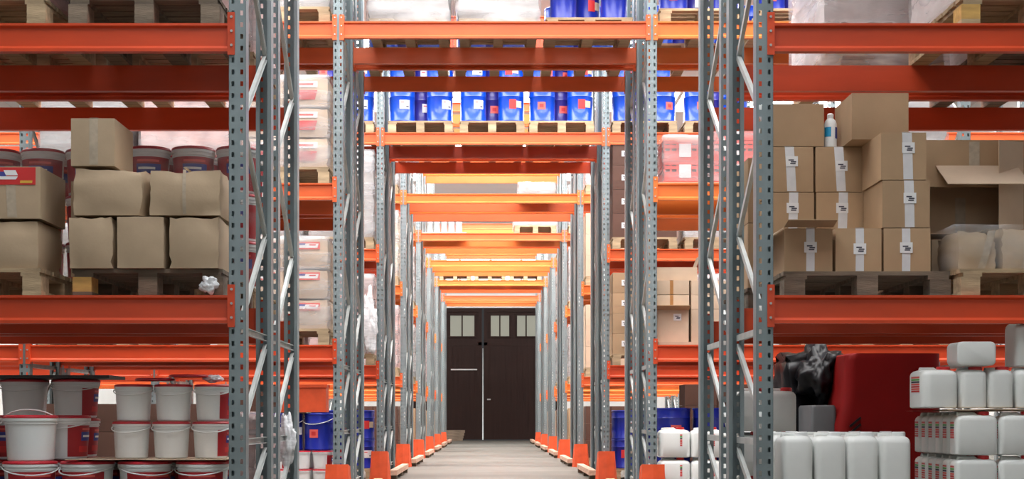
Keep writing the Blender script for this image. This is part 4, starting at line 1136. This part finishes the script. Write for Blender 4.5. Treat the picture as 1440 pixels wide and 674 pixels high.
# things on the shelves over the passage
wrapped_load(X(755, ROWD['D'] + .3), ROWD['D'] + .6, LV[3] + .001, .62, .8, .23, 'small low white wrapped bundle on the shelf over passage, fourth rack', 'sack', 1, 131)
dE = ROWD['E']
o = ob('shelf_board', MB().box(-.42, .42, .0, .98, 0, .012, M['sack_cream']).mesh('shelf_board'), None, (X(625, dE), dE, LV[3] + .0005)); tag(o, 'thin pale shelf board under the grey canisters over the passage, fifth rack', 'shelf board')
for i in range(5):
    px = 604 + i * 10.2
    drum(X(px, dE), dE + .14, LV[3] + .0135, 'grey canister over the passage, %s from left, fifth rack' % ORD[i], .068, .25, 'zinc', None, 0, 'grey canisters over the passage')
pallet(X(753, dE), dE + .5, LV[3], 'pale pallet over the passage on the right, fifth rack', 1.0, 'wood')
wrapped_load(X(753, dE), dE + .5, LV[3] + PT, .86, .96, .16, 'thin white wrapped bundle on pale pallet over passage, fifth rack', 'sack', 1, 132)
dG = ROWD['G']
for i, px in enumerate((640, 689, 739)):
    pallet(X(px, dG), dG + .5, LV[3], '%s of three pallets over the passage, seventh rack' % ['left', 'middle', 'right'][i], 1.0, 'wood')
    wrapped_load(X(px, dG), dG + .5, LV[3] + PT, .84, .96, .35, 'white wrapped load, %s pallet over the passage, seventh rack' % ['left', 'middle', 'right'][i], 'sack', 1, 133 + i)

# ------------------------------------------------------------------ THE HALL
YF = 51.0; HX = 10.5; ZC = 7.6; Y0 = -6.0
struct('floor', MB().box(-HX, HX, Y0, YF, -.2, 0, M['floor']).mesh('floor'))
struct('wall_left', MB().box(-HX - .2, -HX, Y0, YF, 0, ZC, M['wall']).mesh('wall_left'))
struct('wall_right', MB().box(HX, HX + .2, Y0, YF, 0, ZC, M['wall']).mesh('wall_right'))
# far wall: openings for the gates and the window band
DX0, DX1, DZ = X(566, YF), X(792, YF), Z(433, YF)
WZ0, WZ1 = 5.0, 7.2
mb = MB()
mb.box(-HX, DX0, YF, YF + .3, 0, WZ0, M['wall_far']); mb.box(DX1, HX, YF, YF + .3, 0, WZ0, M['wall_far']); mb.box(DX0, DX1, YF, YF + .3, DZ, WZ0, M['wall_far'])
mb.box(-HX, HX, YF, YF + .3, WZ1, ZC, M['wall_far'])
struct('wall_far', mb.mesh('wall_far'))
nw = 5; ww = 2 * HX / nw
for i in range(nw):
    x0 = -HX + ww * i
    fr = MB(); fr.box(x0, x0 + .12, YF + .08, YF + .22, WZ0, WZ1, M['frame_paint']); fr.box(x0 + ww - .12, x0 + ww, YF + .08, YF + .22, WZ0, WZ1, M['frame_paint'])
    fr.box(x0 + .12, x0 + ww - .12, YF + .08, YF + .22, WZ0, WZ0 + .1, M['frame_paint']); fr.box(x0 + .12, x0 + ww - .12, YF + .08, YF + .22, WZ1 - .1, WZ1, M['frame_paint'])
    for j in range(1, 4): xx = x0 + ww * j / 4; fr.box(xx - .035, xx + .035, YF + .10, YF + .2, WZ0 + .1, WZ1 - .1, M['frame_paint'])
    for q in (1, 2): zq = WZ0 + (WZ1 - WZ0) * q / 3; fr.box(x0 + .12, x0 + ww - .12, YF + .11, YF + .19, zq - .025, zq + .025, M['frame_paint'])
    w = struct('window_%d' % (i + 1), fr.mesh('window_frame'))
    struct('window_pane', MB().box(x0 + .12, x0 + ww - .12, YF + .14, YF + .15, WZ0 + .1, WZ1 - .1, M['win_day']).mesh('window_pane'), parent=w)
# the pair of dark gates
def gate(n, x0, x1, wins, slit=None):
    o = struct('door_%d' % n, MB().box(x0, x1, YF + .05, YF + .09, .03, DZ - .02, M['door']).mesh('door_%d' % n))
    mb = MB(); w = .19; kx = x0
    while kx < x1 - .02:
        mb.box(kx + .006, min(kx + w, x1) - .006, YF + .03, YF + .052, .06, Z(480, YF), M['door']); kx += w
    struct('door_boards', mb.mesh('door_boards'), parent=o)
    mb = MB()
    for a, b_ in ((.03, .12), (Z(484, YF) - .05, Z(484, YF) + .06), (DZ - .14, DZ - .02)): mb.box(x0, x1, YF + .015, YF + .05, a, b_, M['door'])
    for xx in (x0, x1 - .12): mb.box(xx, xx + .12, YF + .015, YF + .05, .12, DZ - .14, M['door'])
    struct('door_rail', mb.mesh('door_rail'), parent=o)
    for a, b_ in wins:
        x_0, x_1 = X(a, YF), X(b_, YF); za, zb = Z(473, YF), Z(444, YF); xm = (x_0 + x_1) / 2
        mb = MB()
        mb.box(x_0 - .04, x_1 + .04, YF + .01, YF + .05, za - .05, za, M['door']); mb.box(x_0 - .04, x_1 + .04, YF + .01, YF + .05, zb, zb + .05, M['door'])
        for q in (x_0 - .04, xm - .025, x_1): mb.box(q, q + .045, YF + .01, YF + .05, za, zb, M['door'])
        f = struct('door_window', mb.mesh('door_window'), parent=o)
        mb = MB(); mb.box(x_0, x_1, YF + .035, YF + .042, za, zb, M['door_glass']); g = ob('pane', mb.mesh('pane'), f)
    return o
xg = X(679, YF)
d1 = gate(1, DX0, xg - .035, ((591, 619), (633, 667)))
d2 = gate(2, xg + .035, DX1, ((690, 716), (727, 753), (764, 788)))
o = struct('door_latch_bar', MB().box(X(634, YF), X(671, YF), YF + .0, YF + .03, Z(521, YF), Z(519, YF), M['zinc']).mesh('door_latch_bar'), parent=d1)
o = struct('door_handle', MB().box(X(685, YF), X(690, YF), YF - .02, YF + .03, Z(563, YF), Z(561, YF), M['zinc']).mesh('door_handle'), parent=d2)
struct('gap_daylight_1', MB().prism([(xg - .018, .02), (xg + .018, .02), (xg + .006, Z(490, YF)), (xg - .004, Z(490, YF))], YF + .10, YF + .12, M['gap_day'], 'y').mesh('gap_daylight_1'))  # glowing sliver standing in for daylight through the slit between the gates
# planks leaning low beside the gate
for i in range(4):
    mb = MB(); mb.box(-.6, .6, -.12, .12, 0, .09, M['wood_old'])
    o = ob('plank', mb.mesh('plank'), None, (X(632, 50) - .15 + .02 * i, 49.9, i * .0905), (0, 0, .05 * i)); tag(o, 'dark plank in the low pile before the gate, %s from the floor' % ORD[i], 'plank', 'planks piled before the gate')
# wall behind the viewpoint with one high window on the passage axis
BX, BZ0, BZ1 = 3.2, 3.4, 7.0
mb = MB()
mb.box(-HX, -BX, Y0 - .2, Y0, 0, ZC, M['wall']); mb.box(BX, HX, Y0 - .2, Y0, 0, ZC, M['wall'])
mb.box(-BX, BX, Y0 - .2, Y0, 0, BZ0, M['wall']); mb.box(-BX, BX, Y0 - .2, Y0, BZ1, ZC, M['wall'])
struct('wall_back', mb.mesh('wall_back'))
fr = MB()
for j in range(5): xx = -BX + BX / 2 * j; fr.box(max(-BX, xx - .04), min(BX, xx + .04), Y0 - .12, Y0 - .04, BZ0, BZ1, M['frame_paint'])
w = struct('window_20', fr.mesh('window_frame'))
struct('window_pane', MB().box(-BX, BX, Y0 - .15, Y0 - .13, BZ0, BZ1, M['win_back']).mesh('window_pane'), parent=w)
# ceiling with skylight strips above every cross aisle
strips = []
ys = [(3.2, 9.9, 'sky_front')]
names = [r[1] for r in ROWS]
for i in range(7): a = names[i] + 2.2; b_ = names[i + 1]; ys.append((a + .1, b_ - .1, 'sky_panel%d' % i))
ys.append((names[7] + 2.5, names[7] + 3.3, 'sky_panel7'))
mb = MB(); y = Y0
for a, b_, m in ys:
    mb.box(-HX, HX, y, a, ZC, ZC + .15, M['ceil']); y = b_
    hx = 2.4 if m == 'sky_front' else 8
    for s in (-1, 1): mb.box(min(s * hx, s * HX), max(s * hx, s * HX), a, b_, ZC, ZC + .15, M['ceil'])
mb.box(-HX, HX, y, YF + .3, ZC, ZC + .15, M['ceil'])
struct('ceiling', mb.mesh('ceiling'))
for i, (a, b_, m) in enumerate(ys):
    fr = MB(); hx = 2.4 if m == 'sky_front' else 8
    for j in range(9):
        xx = -hx + hx / 4 * j; fr.box(max(-hx, xx - .04), min(hx, xx + .04), a, b_, ZC - .03, ZC + .02, M['frame_paint'])
    w = struct('window_%d' % (6 + i), fr.mesh('skylight_frame'))
    struct('window_pane', MB().box(-hx, hx, a, b_, ZC + .05, ZC + .08, M[m]).mesh('skylight_pane'), parent=w)

# ------------------------------------------------------------------ world, camera, view
wd = bpy.data.worlds.new('World'); SC.world = wd; wd.use_nodes = True
bg = wd.node_tree.nodes['Background']; bg.inputs['Color'].default_value = (.93, .96, 1.0, 1); bg.inputs['Strength'].default_value = .05
cam = bpy.data.cameras.new('Camera'); co = bpy.data.objects.new('Camera', cam); COL.objects.link(co)
co.location = (0, 0, H); co.rotation_euler = (PI / 2, 0, 0)
cam.sensor_width = 36.0; cam.lens = 36.0 * F / 1440
cam.shift_x = (720 - CX) / 1440; cam.shift_y = (CY - 337) / 1440
cam.clip_end = 200
SC.camera = co
vs = SC.view_settings; vs.view_transform = 'Standard'; vs.look = 'None'; vs.gamma = 1; vs.exposure = -0.12; vs.use_curve_mapping = False
SC.cycles.use_denoising = True
SC.cycles.max_bounces = 8; SC.cycles.diffuse_bounces = 5; SC.cycles.transparent_max_bounces = 24
SC.cycles.sample_clamp_indirect = 8
dup = {l: n for l, n in LABELS.items() if len(n) > 1}
if dup: print('DUPLICATE LABELS', len(dup), list(dup.items())[:12])
lw = [l for l in LABELS if len(l.split()) > 16 or len(l.split()) < 4]
if lw: print('LABEL LENGTH', len(lw), lw[:12])
print('OBJECTS', len(bpy.data.objects), 'top', len([o for o in bpy.data.objects if not o.parent]))
